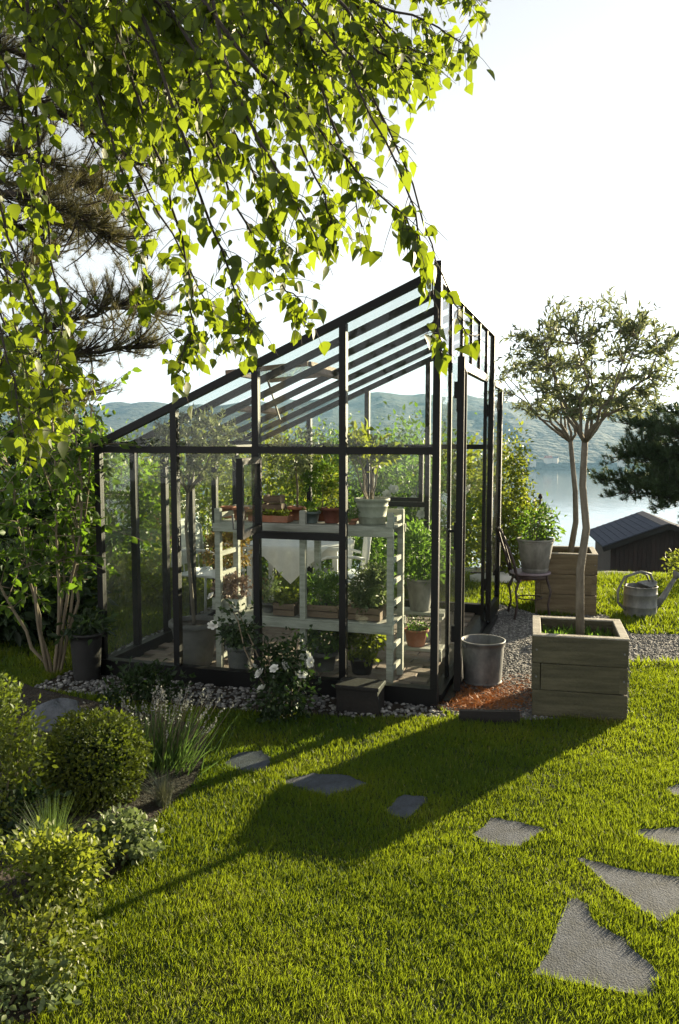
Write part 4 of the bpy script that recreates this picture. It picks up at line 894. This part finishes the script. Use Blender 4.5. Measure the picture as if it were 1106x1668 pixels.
border('border_plant', 'dark trailing plant at the foot of the greenhouse sill, left of the rose', 232, 1150, (0, .05, .10), (.26, .13, .12), 700, .045, .024, 'darkleaf')
# black pot by the left corner
pbk = G(142, 1106)
t = thing('black_pot', 'black planter pot standing against the left corner of the greenhouse', 'pot', pbk); pot(t, .085, .105, .32, 'black', n=4*8)
p, o_ = clump_cloud((0, 0, .40), (.14, .13, .12), 260, 20, .25, .3); p[:, 2] = np.maximum(p[:, 2], .30); link('foliage', foliage_mesh('foliage', p, o_, .06, .03, M['darkleaf'], 'oval', 0), t)

# ------------------------------------------------------------------ large shrub with bare stems at the left (300 leaves are parts)
sb = G(82, 1098)
t = thing('lilac_shrub', 'tall multi-stemmed shrub with bare pale stems left of the greenhouse', 'shrub', sb); segs = []; ys_ = sb[1]
for pts_px in ([(85, 1095), (62, 1000), (30, 860), (15, 760)], [(88, 1090), (95, 960), (90, 820), (85, 690)], [(92, 1092), (115, 960), (138, 830), (120, 700)], [(95, 1094), (125, 980), (120, 860), (130, 740)], [(80, 1096), (55, 980), (52, 880), (-5, 800)], [(90, 1096), (97, 1010), (110, 850), (60, 740)], [(96, 1096), (115, 1000), (140, 860), (150, 660)], [(82, 1095), (40, 1030), (-20, 920), (-60, 820)]):
    pts = [P(a, b_, ys_+dy)-sb for (a, b_), dy in zip(pts_px, (0, rng.uniform(-.1, .1), rng.uniform(-.25, .2), rng.uniform(-.35, .3)))]; pts[0] = np.array((pts[0][0], pts[0][1], -.02))
    q = []
    for i in range(3): q += [pts[i]+(pts[i+1]-pts[i])*s for s in (0, .33, .66)]
    q.append(pts[3]); q = [a+rng.normal(0, .008, 3) if i else a for i, a in enumerate(q)]
    MB().tube(q, np.linspace(.013, .005, len(q)), 6).build('stem', M['stem'], t, True)
    for k in range(26):
        s = q[rng.integers(4, len(q))]; e = s+np.array((rng.normal(-.05, .20), rng.normal(0, .22), rng.normal(.06, .16))); segs.append(bend(s, e, .06, 5))
tw = MB(); [tw.tube(s, np.linspace(.004, .0015, 5), 3, False) for s in segs]; tw.build('twigs', M['stem'], t, kind='stuff')
pts = []; drs = []
for s in segs:
    for k in range(9):
        u = rng.uniform(.2, 1)*4; i = min(3, int(u)); q = s[i]+(s[i+1]-s[i])*(u-i); pts.append(q); drs.append(nrm(nrm(s[i+1]-s[i])*.5+rng.normal(0, .7, 3)+np.array((0, 0, -.35))))
pts = np.array(pts); drs = np.array(drs)
def leaf_parts(t, pts, drs, nors, Ln, ratio, tpl, mat, campos, nmax=300):
    """the nmax leaves that show largest become parts of their own (shared meshes), the rest one part"""
    wp = pts+campos; dist = wp[:, 1]; px = 553+F*wp[:, 0]/np.maximum(.1, dist); py = 715-F*(wp[:, 2]-EYE)/np.maximum(.1, dist)
    score = np.where((px > 0) & (px < 1106) & (py > -20) & (py < 1668) & (dist > .3), Ln/np.maximum(.3, dist), 0)*(.3+np.abs(nors[:, 1])); big = np.argsort(-score)[:nmax]; rest = np.setdiff1d(np.arange(len(pts)), big)
    V, T, Q = leaves(pts[rest], drs[rest], nors[rest], Ln[rest], Ln[rest]*ratio, tpl); link('foliage', np_mesh('foliage', V, T, mat, Q), t, kind='stuff')
    tv, tt = TPL[tpl]; vr = []
    for k in range(8):
        v = tv.copy(); v[:, 0] *= ratio*rng.uniform(.9, 1.1); v[:, 2] += .10*rng.normal()*v[:, 1]**2+.12*rng.normal()*v[:, 0]*v[:, 1]; vr.append(np_mesh('leaf', v, tt, mat, np.full(len(v), (k+.5)/8)))
    for i in big:
        y = nrm(drs[i]); z = nors[i]-y*(nors[i]@y); z = nrm(z); x = np.cross(y, z); m4 = Matrix(((x[0], y[0], z[0], pts[i][0]), (x[1], y[1], z[1], pts[i][1]), (x[2], y[2], z[2], pts[i][2]), (0, 0, 0, 1)))
        o = link('leaf', vr[int(rng.integers(8))], t); o.matrix_local = m4 @ Matrix.Scale(float(Ln[i]), 4)
Ln = .066*rng.uniform(.6, 1.3, len(pts)); leaf_parts(t, pts, drs, nrm(rng.normal(0, .6, (len(pts), 3))+np.array((.1, -.3, .6))), Ln, .62, 'oval', M['shrubleaf'], sb)

# ------------------------------------------------------------------ overhanging birch
tb = np.array((-3.3, 1.5, 0))
t = thing('birch_tree', 'birch tree with hanging leafy branches across the top left', 'birch tree', tb)
MB().tube([(0, 0, -.05), (.05, 0, .8), (.0, .05, 2.0), (.1, .1, 3.2), (.15, .1, 4.6)], [.17, .14, .12, .09, .04], 12).build('trunk', M['birchbark'], t, True)
BR = [  # pixel columns/rows of each hanging branch and its distance
 ([(85, -60), (150, 130), (190, 260), (235, 350), (240, 420), (232, 500)], 2.5, .9), ([(20, -60), (130, 20), (228, 74)], 3.1, 1.0), ([(235, -60), (330, 110), (385, 230), (440, 330), (458, 410)], 2.3, 1), ([(290, -60), (420, 120), (520, 210), (600, 300), (655, 350), (680, 385)], 2.2, 1),
 ([(380, -60), (500, 60), (600, 150), (635, 225)], 2.5, 1), ([(490, -60), (620, 10), (715, 45), (765, 75)], 2.8, 1), ([(640, -50), (730, -12), (800, 2)], 3.0, .8), ([(440, -60), (520, 130), (560, 250), (590, 370)], 2.4, 1), ([(330, -60), (380, 150), (460, 290), (515, 385)], 2.1, 1),
 ([(200, -60), (290, 200), (350, 380), (395, 500), (412, 545)], 2.3, 1), ([(150, -60), (250, 230), (305, 430), (318, 530), (285, 600)], 2.6, 1), ([(40, -60), (60, 200), (85, 430), (105, 560), (55, 700)], 2.3, .9), ([(-60, -60), (-40, 100), (0, 350), (60, 500), (120, 600), (130, 650)], 2.5, .8), ([(400, -60), (470, 200), (530, 320), (540, 400)], 2.7, 1),
 ([(430, -70), (560, 100), (650, 280), (690, 410), (705, 470), (718, 540), (716, 590)], 2.15, .49), ([(450, -70), (590, 110), (670, 300), (712, 430), (742, 490), (752, 545), (780, 545)], 2.25, .36), ([(220, -60), (280, 60), (380, 330), (460, 460), (498, 500)], 2.5, .9), ([(-80, -40), (-60, 330), (-10, 500), (20, 620), (45, 720)], 2.2, .9), ([(90, -60), (160, 150), (260, 350), (330, 480), (385, 560)], 2.9, .8),
 ([(-90, -60), (-50, 250), (10, 450), (45, 610), (50, 660)], 2.7, .9), ([(-120, 100), (-40, 400), (20, 560), (80, 640), (95, 700)], 2.9, .8), ([(-60, -60), (30, 150), (60, 330), (50, 470)], 3.2, .9),
]
extra = []
for pxs, dep, dn in BR[:11]+[BR[13]]:
    for k in range(2):
        m_ = max(3, len(pxs)-2-k); j = rng.normal(0, 34, 2); extra.append(([(a+j[0]+rng.normal(0, 14), b_*.80+j[1]-35) for a, b_ in pxs[:m_]], dep+rng.uniform(.4, 1.6), .95))
for k in range(26): x0 = rng.uniform(40, 660); extra.append(([(x0-120, -90), (x0-30, 20), (x0+30, 90), (x0+70, rng.uniform(130, 230) if x0 < 430 else rng.uniform(60, 130))], rng.uniform(2.2, 4.0), 1.1))
pts = []; drs = []; nors = []
for bi, (pxs, dep, dn) in enumerate(BR+extra):
    n = len(pxs); path = [P(a, b_, dep+.12*math.sin(i*1.7+bi))-tb for i, (a, b_) in enumerate(pxs)]
    fine = []
    for i in range(n-1): fine += [path[i]+(path[i+1]-path[i])*s for s in (0, .25, .5, .75)]
    fine.append(path[-1]); fine = [fine[0]]+[(fine[i-1]+2*fine[i]+fine[i+1])/4+rng.normal(0, .004, 3) for i in range(1, len(fine)-1)]+[fine[-1]]
    st = np.array((.1, .1, 3.0+.05*(bi % 9))); lead = bend(st, fine[0], .12, 6)[:-1]
    r0 = .017 if bi == 1 else (.003 if dn < .5 else .0055)
    mb = MB(); mb.tube(lead+fine, np.concatenate([np.linspace(.016 if dn > .5 else .005, r0, len(lead)), np.linspace(r0, .0016, len(fine))]), 6)
    LT = sum(np.linalg.norm(fine[i+1]-fine[i]) for i in range(len(fine)-1)); nt_ = int(LT*(50 if bi < len(BR) else 72)*dn)
    for k in range(nt_):
        u = rng.uniform(.02, 1)*(len(fine)-1); i = min(len(fine)-2, int(u)); q = fine[i]+(fine[i+1]-fine[i])*(u-i); d0 = nrm(fine[i+1]-fine[i])
        tl = rng.uniform(.05, .17)*(.6 if dn < .5 else 1); e = q+nrm(d0*.5+rng.normal(0, .6, 3)+np.array((0, 0, -.55)))*tl; sg = bend(q, e, .08, 4); mb.tube(sg, np.linspace(.0014, .0007, 4), 3, False)
        for f_ in np.arange(.25, 1.01, .26 if dn >= .5 else .42):
            s = sg[0]+(sg[-1]-sg[0])*f_; pts.append(s+rng.normal(0, .006, 3)); drs.append(nrm(np.array((0, 0, -1.0))+rng.normal(0, .55, 3)+.3*d0)); nors.append(nrm(rng.normal(0, .75, 3)+np.array((.15, -.55, .35))))
    mb.build('branch', M['darkbark'], t, True)
pts = np.array(pts); drs = np.array(drs); nors = np.array(nors); Ln = .037*rng.uniform(.5, 1.35, len(pts)); Lp = pts+nrm(drs)*.008
print('birch leaves', len(pts)); leaf_parts(t, Lp, drs, nors, Ln, .86, 'birch', M['birch'], tb)
# ------------------------------------------------------------------ pines
def needle_tufts(cs, ds, per, ln, w, mat, open_=.75):
    cs = np.repeat(np.asarray(cs), per, axis=0); ds = np.repeat(np.asarray(ds), per, axis=0); n = len(cs)
    d = nrm(ds+rng.normal(0, open_, (n, 3))); return leaves(cs+ds*rng.uniform(-.05, .03, (n, 1)), d, rvec(n), ln*rng.uniform(.7, 1.2, n), w, 'needle')
def pine(name, label, base, trunk, paths, per_m, tuft, ln, w, mat, group=None, r0=.12, side=.35, barkm='bark'):
    t = thing(name, label, 'pine tree', base, group=group); b0 = np.asarray(base)
    tr = [np.asarray(p)-b0 for p in trunk]; MB().tube(tr, np.linspace(r0, r0*.4, len(tr)), 10).build('trunk', M[barkm], t, True); cs = []; ds = []
    for path in paths:
        path = [np.asarray(p)-b0 for p in path]; fine = []
        for i in range(len(path)-1): fine += [path[i]+(path[i+1]-path[i])*s for s in (0, .25, .5, .75)]
        fine.append(path[-1]); fine = [f+rng.normal(0, .02, 3) for f in fine]; mb = MB(); rr = r0*.22; mb.tube(fine, np.linspace(rr, rr*.3, len(fine)), 6)
        L = sum(np.linalg.norm(fine[i+1]-fine[i]) for i in range(len(fine)-1))
        for k in range(int(L*per_m)):
            u = (.15+.85*rng.random())*(len(fine)-1); i = min(len(fine)-2, int(u)); q = fine[i]+(fine[i+1]-fine[i])*(u-i); d0 = nrm(fine[i+1]-fine[i])
            e = q+nrm(d0*.8+rng.normal(0, .7, 3)*np.array((1, 1, .55))+np.array((0, 0, .22)))*rng.uniform(.3, 1)*side; sg = bend(q, e, -.06, 4); mb.tube(sg, np.linspace(rr*.3, rr*.14, 4), 3, False)
            for f_ in (.55, .78, 1.0): cs.append(sg[0]+(sg[-1]-sg[0])*f_+rng.normal(0, .015, 3)); ds.append(nrm(sg[-1]-sg[-2]+np.array((0, 0, .12))))
        mb.build('branch', M['darkbark'], t, True)
    V, T, Q = needle_tufts(cs, ds, tuft, ln, w, M[mat]); link('needles', np_mesh('needles', V, T, M[mat], Q), t); return t
pb_ = np.array((-5.4, 8.2, 0)); YP = 7.6
tr = [pb_+np.array((0, 0, -.1)), pb_+np.array((.1, 0, 1.6)), pb_+np.array((.05, 0, 3.2)), pb_+np.array((.2, 0, 5.2)), pb_+np.array((.2, 0, 7.0))]
def lp_(y0, pxs, dz=0.0): return [pb_+np.array((.1, 0, y0))]+[P(a, b_, YP+dz+.15*i) for i, (a, b_) in enumerate(pxs)]
paths = [lp_(4.6, [(-60, 70), (40, 90), (130, 150)]), lp_(4.2, [(-60, 170), (50, 170), (160, 220), (215, 260)]), lp_(3.7, [(-60, 250), (30, 245), (110, 280), (190, 330)]), lp_(3.4, [(-60, 320), (40, 320), (120, 350), (185, 390)], -.5), lp_(2.9, [(-60, 420), (30, 440), (90, 400)], .4), lp_(2.6, [(-60, 560), (60, 545), (150, 510), (215, 495), (250, 500)]), lp_(2.4, [(-60, 600), (50, 590), (140, 570), (230, 565)], -.4), lp_(2.2, [(-60, 650), (50, 640), (120, 640)], .3), lp_(4.0, [(-60, 300), (60, 300), (150, 300)], .7), lp_(3.2, [(-60, 370), (70, 360), (150, 370)], .5), lp_(4.9, [(-60, 0), (60, 30), (120, 70)], .4)]
pine('pine_tree', 'dark pine tree behind the birch branches at the left', pb_, tr, paths, 34, 44, .085, .0030, 'pine', r0=.16, side=.55)
# right pine, down the slope
def gz(x, y): return ground_z(x, y)
rp0 = np.array((7.4, 14.6, gz(7.4, 14.6)-.05)); tr = [rp0, rp0+np.array((.05, 0, 2.2)), rp0+np.array((-.1, 0, 3.6)), rp0+np.array((0, 0, 4.6))]
def rpth(z, pxs, Y): return [rp0+np.array((0, 0, z))]+[P(a, b_, Y+.2*i) for i, (a, b_) in enumerate(pxs)]
paths = []
for (z, tx, ty) in ((3.6, 1030, 690), (3.9, 1075, 668), (3.2, 1005, 742), (3.0, 995, 780), (2.8, 1012, 800), (2.9, 1045, 730), (2.5, 1055, 790), (3.4, 1095, 710), (2.7, 1095, 770), (2.4, 1100, 810), (4.1, 1130, 660), (3.0, 1060, 760), (2.8, 1045, 785), (2.8, 1075, 745), (3.6, 1060, 705), (2.7, 1090, 800)):
    Y = rng.uniform(13.2, 15.2); paths.append(rpth(z, [((tx+1210)/2, (ty+10)), (tx, ty)], Y))
pine('pine_tree', 'rounded blue-green pine tree at the right edge above the cabin roof', rp0, tr, paths, 30, 40, .085, .011, 'pineblue', r0=.14, side=.5)

# ------------------------------------------------------------------ shrubs and trees behind the greenhouse
def bgshrub(name, label, px, ytop, Y, hw, n, ln, wd, mat, tpl='diamond', zb=None, nc=70, cat='shrub', deep=None, shell=.45):
    top = P(px, ytop, Y); z0 = gz(top[0], Y) if zb is None else zb; h = top[2]-z0; base = np.array((top[0], Y, z0-.02)); return shrub(name, label, base, (0, 0, h*.52), (hw, deep or hw*.8, h*.50), n, ln, wd, M_name(mat), nc, cat, 'shrubs behind the greenhouse', tpl, 6, shell, .17, 'bark', .1)
def M_name(x): return x
bgshrub('garden_shrub', 'yellow-green shrub at the far right corner of the greenhouse, before the water', 826, 704, 9.3, .34, 4200, .055, .03, 'lightleaf', 'oval')
bgshrub('garden_shrub', 'lower golden green shrub beside the tall yellow-green one, in front of the water', 858, 812, 9.6, .26, 2200, .05, .028, 'lightleaf', 'oval')
bgshrub('garden_shrub', 'bushy mid green shrub seen through the right half of the greenhouse', 668, 735, 9.0, .62, 4600, .06, .032, 'midleaf', 'oval')
bgshrub('garden_shrub', 'leafy green shrub behind the middle of the greenhouse, through the gable', 560, 712, 9.4, .68, 4800, .06, .032, 'midleaf', 'oval')
bgshrub('garden_shrub', 'light green shrub seen behind the table, left of centre', 455, 716, 9.3, .62, 4600, .06, .030, 'lightleaf', 'oval')
bgshrub('garden_shrub', 'low light green shrub at the back, left inside pane level with the grey pot', 262, 905, 8.0, .5, 2400, .06, .03, 'lightleaf', 'oval', zb=0)
bgshrub('garden_shrub', 'bushy green shrub low behind the leftmost greenhouse pane', 195, 868, 8.6, .42, 2600, .055, .03, 'herb', 'oval', zb=0)
bgshrub('garden_shrub', 'yellow-green shrub low behind the leftmost pane, right of the bushy green one', 252, 890, 9.1, .40, 2400, .055, .03, 'lightleaf', 'oval', zb=0)
bgshrub('garden_shrub', 'dark evergreen mass behind the bare stemmed shrub at the left edge', 20, 640, 8.6, .95, 7000, .10, .05, 'darkleaf', 'oval', zb=0)
bgshrub('garden_shrub', 'dark glossy shrub low at the left edge behind the stems', 10, 905, 6.5, .62, 3000, .11, .05, 'darkleaf', 'oval', zb=0)
bgshrub('garden_shrub', 'leafy shrub between the dark evergreen and the greenhouse corner', 160, 690, 8.4, .55, 3800, .08, .045, 'shrubleaf', 'oval', zb=0)
# white-flowering shrub behind the right pane
t = bgshrub('flowering_shrub', 'white flowering shrub seen through the rightmost gable pane', 672, 775, 8.35, .36, 2200, .055, .03, 'midleaf', 'oval', zb=0)
for k in range(14): a = rng.uniform(0, 6.28); q = (rng.normal(0, .2), -.28+rng.normal(0, .05), rng.uniform(.75, 1.30)); link('blossom', RM[0], t, loc=q, rot=(R(70), 0, a)).scale = (1.5, 1.5, 1.5)
# trees farther down the slope (their crowns fill the gap to the fjord)
for (px, yt, Y, hw, mt, lab) in ((310, 722, 17, 1.6, 'lightleaf', 'round tree down the slope behind the left greenhouse panes'), (430, 700, 19, 1.7, 'lightleaf', 'broad tree down the slope behind the greenhouse table'), (560, 722, 17, 1.5, 'shrubleaf', 'tree down the slope behind the gable post'), (680, 690, 18, 1.3, 'midleaf', 'round tree down the slope behind the right gable pane'), (745, 730, 15, .9, 'lightleaf', 'small light tree down the slope behind the open door'), (90, 690, 15, 1.6, 'shrubleaf', 'tree down the slope behind the dark evergreen'), (212, 742, 84, 5.5, 'lightleaf', 'far light green tree rising behind the red roofed houses'), (135, 735, 70, 4.5, 'midleaf', 'far tree left of the red roofed houses'), (285, 748, 76, 4.5, 'midleaf', 'far tree right of the red roofed houses')):
    top = P(px, yt, Y); z0 = gz(top[0], Y); h = top[2]-z0
    shrub('slope_tree', lab, (top[0], Y, z0-.05), (0, 0, h*.55), (hw, hw, h*.46), 5200, .13 if Y < 40 else .55, .075 if Y < 40 else .36, mt, 90, 'tree', 'trees down the slope', 'oval', 5, .45, .17, 'bark', .1, 'limb')
# small bush right of the watering can, at the lawn edge
q = G(1128, 957, 0); shrub('garden_shrub', 'small shrub at the right edge behind the watering can', (q[0]+.1, q[1]+.3, -.05), (0, 0, .22), (.24, .24, .22), 900, .05, .026, 'lightleaf', 40, 'shrub', 'shrubs behind the greenhouse', 'oval')
# ------------------------------------------------------------------ buildings
def cabin():
    Y = 30.0; en = P(986, 893, Y); rn = P(1090, 853, Y); zE, zRd = en[2], rn[2]; hw = rn[0]-en[0]; cx = rn[0]; L = 5.2; zb = gz(cx, Y)-.6
    t = thing('cabin', 'dark cabin with low pitched grey roof down the slope at the right', 'cabin', (cx, Y, zb), R(-10)); H = zE-zb; Rr = zRd-zb; y0, y1 = 0, L
    W = hw-.35; mb = MB(); zt = H+(Rr-H)*.35/hw-.08
    mb.add([(-W, y0+.4, 0), (W, y0+.4, 0), (W, y1-.4, 0), (-W, y1-.4, 0), (-W, y0+.4, zt), (W, y0+.4, zt), (W, y1-.4, zt), (-W, y1-.4, zt), (0, y0+.4, Rr-.1), (0, y1-.4, Rr-.1)], [(0, 1, 5, 8, 4), (2, 3, 7, 9, 6), (1, 2, 6, 5), (3, 0, 4, 7)]).build('wall', M['cabin'], t)
    for k in range(int(2*W/.16)):
        x = -W+.08+k*.16; zt2 = zt+(Rr-.1-zt)*(1-abs(x)/W)
        MB().box((x, y0+.4-.012, zt2/2+.2), (.13, .022, max(.2, zt2-.45))).build('plank', M['cabin'], t)
    for s in (-1, 1):
        n_ = nrm(np.array((s*(Rr-H), 0, hw))); a = np.array((0, 0, Rr)); b_ = np.array((s*hw, 0, H)); mb = MB()
        v = [a+np.array((0, y0, 0)), b_+np.array((0, y0, 0)), b_+np.array((0, y1, 0)), a+np.array((0, y1, 0))]; mb.add(v+[q-n_*.07 for q in v], [(0, 1, 2, 3), (7, 6, 5, 4), (0, 4, 5, 1), (1, 5, 6, 2), (2, 6, 7, 3)] if s > 0 else [(3, 2, 1, 0), (4, 5, 6, 7), (1, 5, 4, 0), (2, 6, 5, 1), (3, 7, 6, 2)])
        rf = mb.build('roof', M['roof'], t)
        for k in range(10):
            f0 = k/10; f1 = (k+1)/10+.01; p0 = a+(b_-a)*f0+n_*.012; p1 = a+(b_-a)*min(1, f1)+n_*.030
            MB().bar((p0+p1)/2+np.array((0, y0-.02, 0)), (p0+p1)/2+np.array((0, y1+.02, 0)), np.linalg.norm(p1-p0), .016, tuple(nrm(np.cross(np.array((0, 1., 0)), p1-p0))*-1)).build('roofing_strip', M['roof'], rf)
        MB().bar(a+np.array((0, y0-.03, -.10)), b_+np.array((0, y0-.03, -.10)), .04, .18, tuple(n_)).build('barge_board', M['blackwood'], t)
    w_ = MB().box((.35, y0+.37, zt*.62), (.7, .05, .7)).build('window', M['cabin'], t); MB().box((.35, y0+.33, zt*.62), (.58, .03, .58)).build('glazing', M['window'], w_)
cabin()
def house(label, px, py, Y, w_, h, rise, rz, mat='housewall'):
    q = P(px, py, Y); zb = gz(q[0], Y)-.5; H = q[2]-rise*.5-zb
    t = thing('house', label, 'house', (q[0], Y, zb), rz, 'red roofed houses down the slope'); W = w_/2; L = w_*.8
    MB().add([(-W, -L/2, 0), (W, -L/2, 0), (W, L/2, 0), (-W, L/2, 0), (-W, -L/2, H), (W, -L/2, H), (W, L/2, H), (-W, L/2, H), (-W, 0, H+rise), (W, 0, H+rise)], [(0, 1, 5, 4), (2, 3, 7, 6), (1, 2, 6, 9, 5), (3, 0, 4, 8, 7)]).build('wall', M[mat], t)
    for s in (-1, 1):
        mb = MB(); a = np.array((0, 0, H+rise+.12)); b_ = np.array((0, s*(L/2+.4), H-.05)); e = np.array((W+.4, 0, 0)); th = np.array((0, 0, -.12)); v = [a-e, a+e, b_+e, b_-e]; mb.add(v+[x+th for x in v], [(3, 2, 1, 0), (4, 5, 6, 7), (2, 3, 7, 6), (0, 3, 7, 4), (1, 5, 6, 2)] if s < 0 else [(0, 1, 2, 3), (7, 6, 5, 4), (6, 7, 3, 2), (4, 7, 3, 0), (2, 6, 5, 1)]); mb.build('roof', M['redroof'], t)
    for x in (-W*.5, W*.5):
        f_ = MB().box((x, -L/2-.03, H-1.3), (1.2, .08, 1.3)).build('window', M['whitepaint'], t); MB().box((x, -L/2-.08, H-1.3), (1.0, .04, 1.1)).build('glazing', M['window'], f_)
    MB().box((W*.4, .2, H+rise+.3), (.6, .6, 1.0)).build('chimney', M['redroof'], t)
house('distant house with red roof seen through the leftmost greenhouse pane', 208, 842, 62, 3.6, 4, 1.6, R(20))
house('second distant red roofed house, lower and right of the first', 262, 868, 56, 2.4, 3.5, 1.2, R(-15))
for k, (px, sz) in enumerate(((868, 9), (893, 12), (985, 8), (1012, 10), (905, 8), (1030, 7))):
    q = P(px, 752-3*(k % 3), 1370+18*(k % 3)); t = thing('shore_house', ['leftmost tiny pale house on the far shore', 'second tiny pale house from the left on the far shore', 'tiny pale house on the far shore just right of the front olive trunk', 'tiny pale house on the far shore, second from the right', 'third tiny pale house from the left on the far shore', 'rightmost tiny pale house on the far shore'][k], 'house', (q[0], q[1], q[2]-9), rng.uniform(-.5, .5), 'houses on the far shore')
    MB().box((0, 0, 6), (sz, sz*.7, 12)).build('wall', M['housewall'], t); W = sz/2+.5; MB().add([(-W, -sz*.42, 11.8), (W, -sz*.42, 11.8), (W, 0, 11.8+sz*.35), (-W, 0, 11.8+sz*.35), (W, sz*.42, 11.8), (-W, sz*.42, 11.8)], [(0, 1, 2, 3), (3, 2, 4, 5), (1, 4, 2), (0, 3, 5)]).build('roof', M['redroof'] if k % 2 else M['roof'], t)
# things at the lawn edge beyond the chair: a low white rowing boat and a red crate
q = G(835, 966, 0); q[1] += .15
t = thing('rowing_boat', 'small white upturned dinghy at the lawn edge behind the bistro chair', 'boat', (q[0], 9.15, 0.0), R(5)); mb = MB(); V = []; nn_ = 13
for i in range(nn_):
    u = i/(nn_-1)*2-1; ww = .16*(1-u*u)**.6+.008; hh = .10*(1-.35*u*u)
    for k in range(7): a = math.pi*k/6; V.append((u*.34, ww*math.cos(a), hh*math.sin(a)**.8+.01))
mb.add(V, [(i*7+k, i*7+k+1, (i+1)*7+k+1, (i+1)*7+k) for i in range(nn_-1) for k in range(6)]).build('hull', M['whitepaint'], t, True); MB().bar((-.33, 0, .105), (.33, 0, .105), .014, .02).build('keel', M['blackwood'], t)
q = G(881, 968, 0); t = thing('red_crate', 'small red box at the lawn edge behind the bistro chair', 'box', (q[0], 9.1, 0), R(-10)); MB().box((0, 0, .055), (.13, .12, .11), b=.004).build('body', M['redpaint'], t); MB().box((0, 0, .118), (.14, .13, .016), b=.003).build('lid', M['redpaint'], t)
# slim post with a small cap beyond the chair
q = P(880, 812, 9.05); t = thing('garden_post', 'slim post with a small round cap rising behind the plant on the chair', 'post', (q[0], 9.05, 0)); MB().tube([(0, 0, -.05), (0, 0, q[2])], .011, 7).build('shaft', M['darkbark'], t); MB().lathe([(0, 0), (.022, .0), (.026, .02), (.012, .05), (0, .055)], 12).build('cap', M['darkbark'], t, True, loc=(0, 0, q[2]))

# ------------------------------------------------------------------ air
hm, t_ = newmat('haze_air'); pv = N(t_, 'VolumePrincipled'); pv.inputs['Density'].default_value = .00012; pv.inputs['Color'].default_value = (.36, .66, 1.0, 1); pv.inputs['Anisotropy'].default_value = .2; o_ = N(t_, 'OutputMaterial'); t_.links.new(pv.outputs[0], o_.inputs['Volume'])
MB().box((0, 1740, 80), (9000, 3560, 314)).build('haze', hm, kind='stuff', label='pale haze over the fjord', cat='haze')
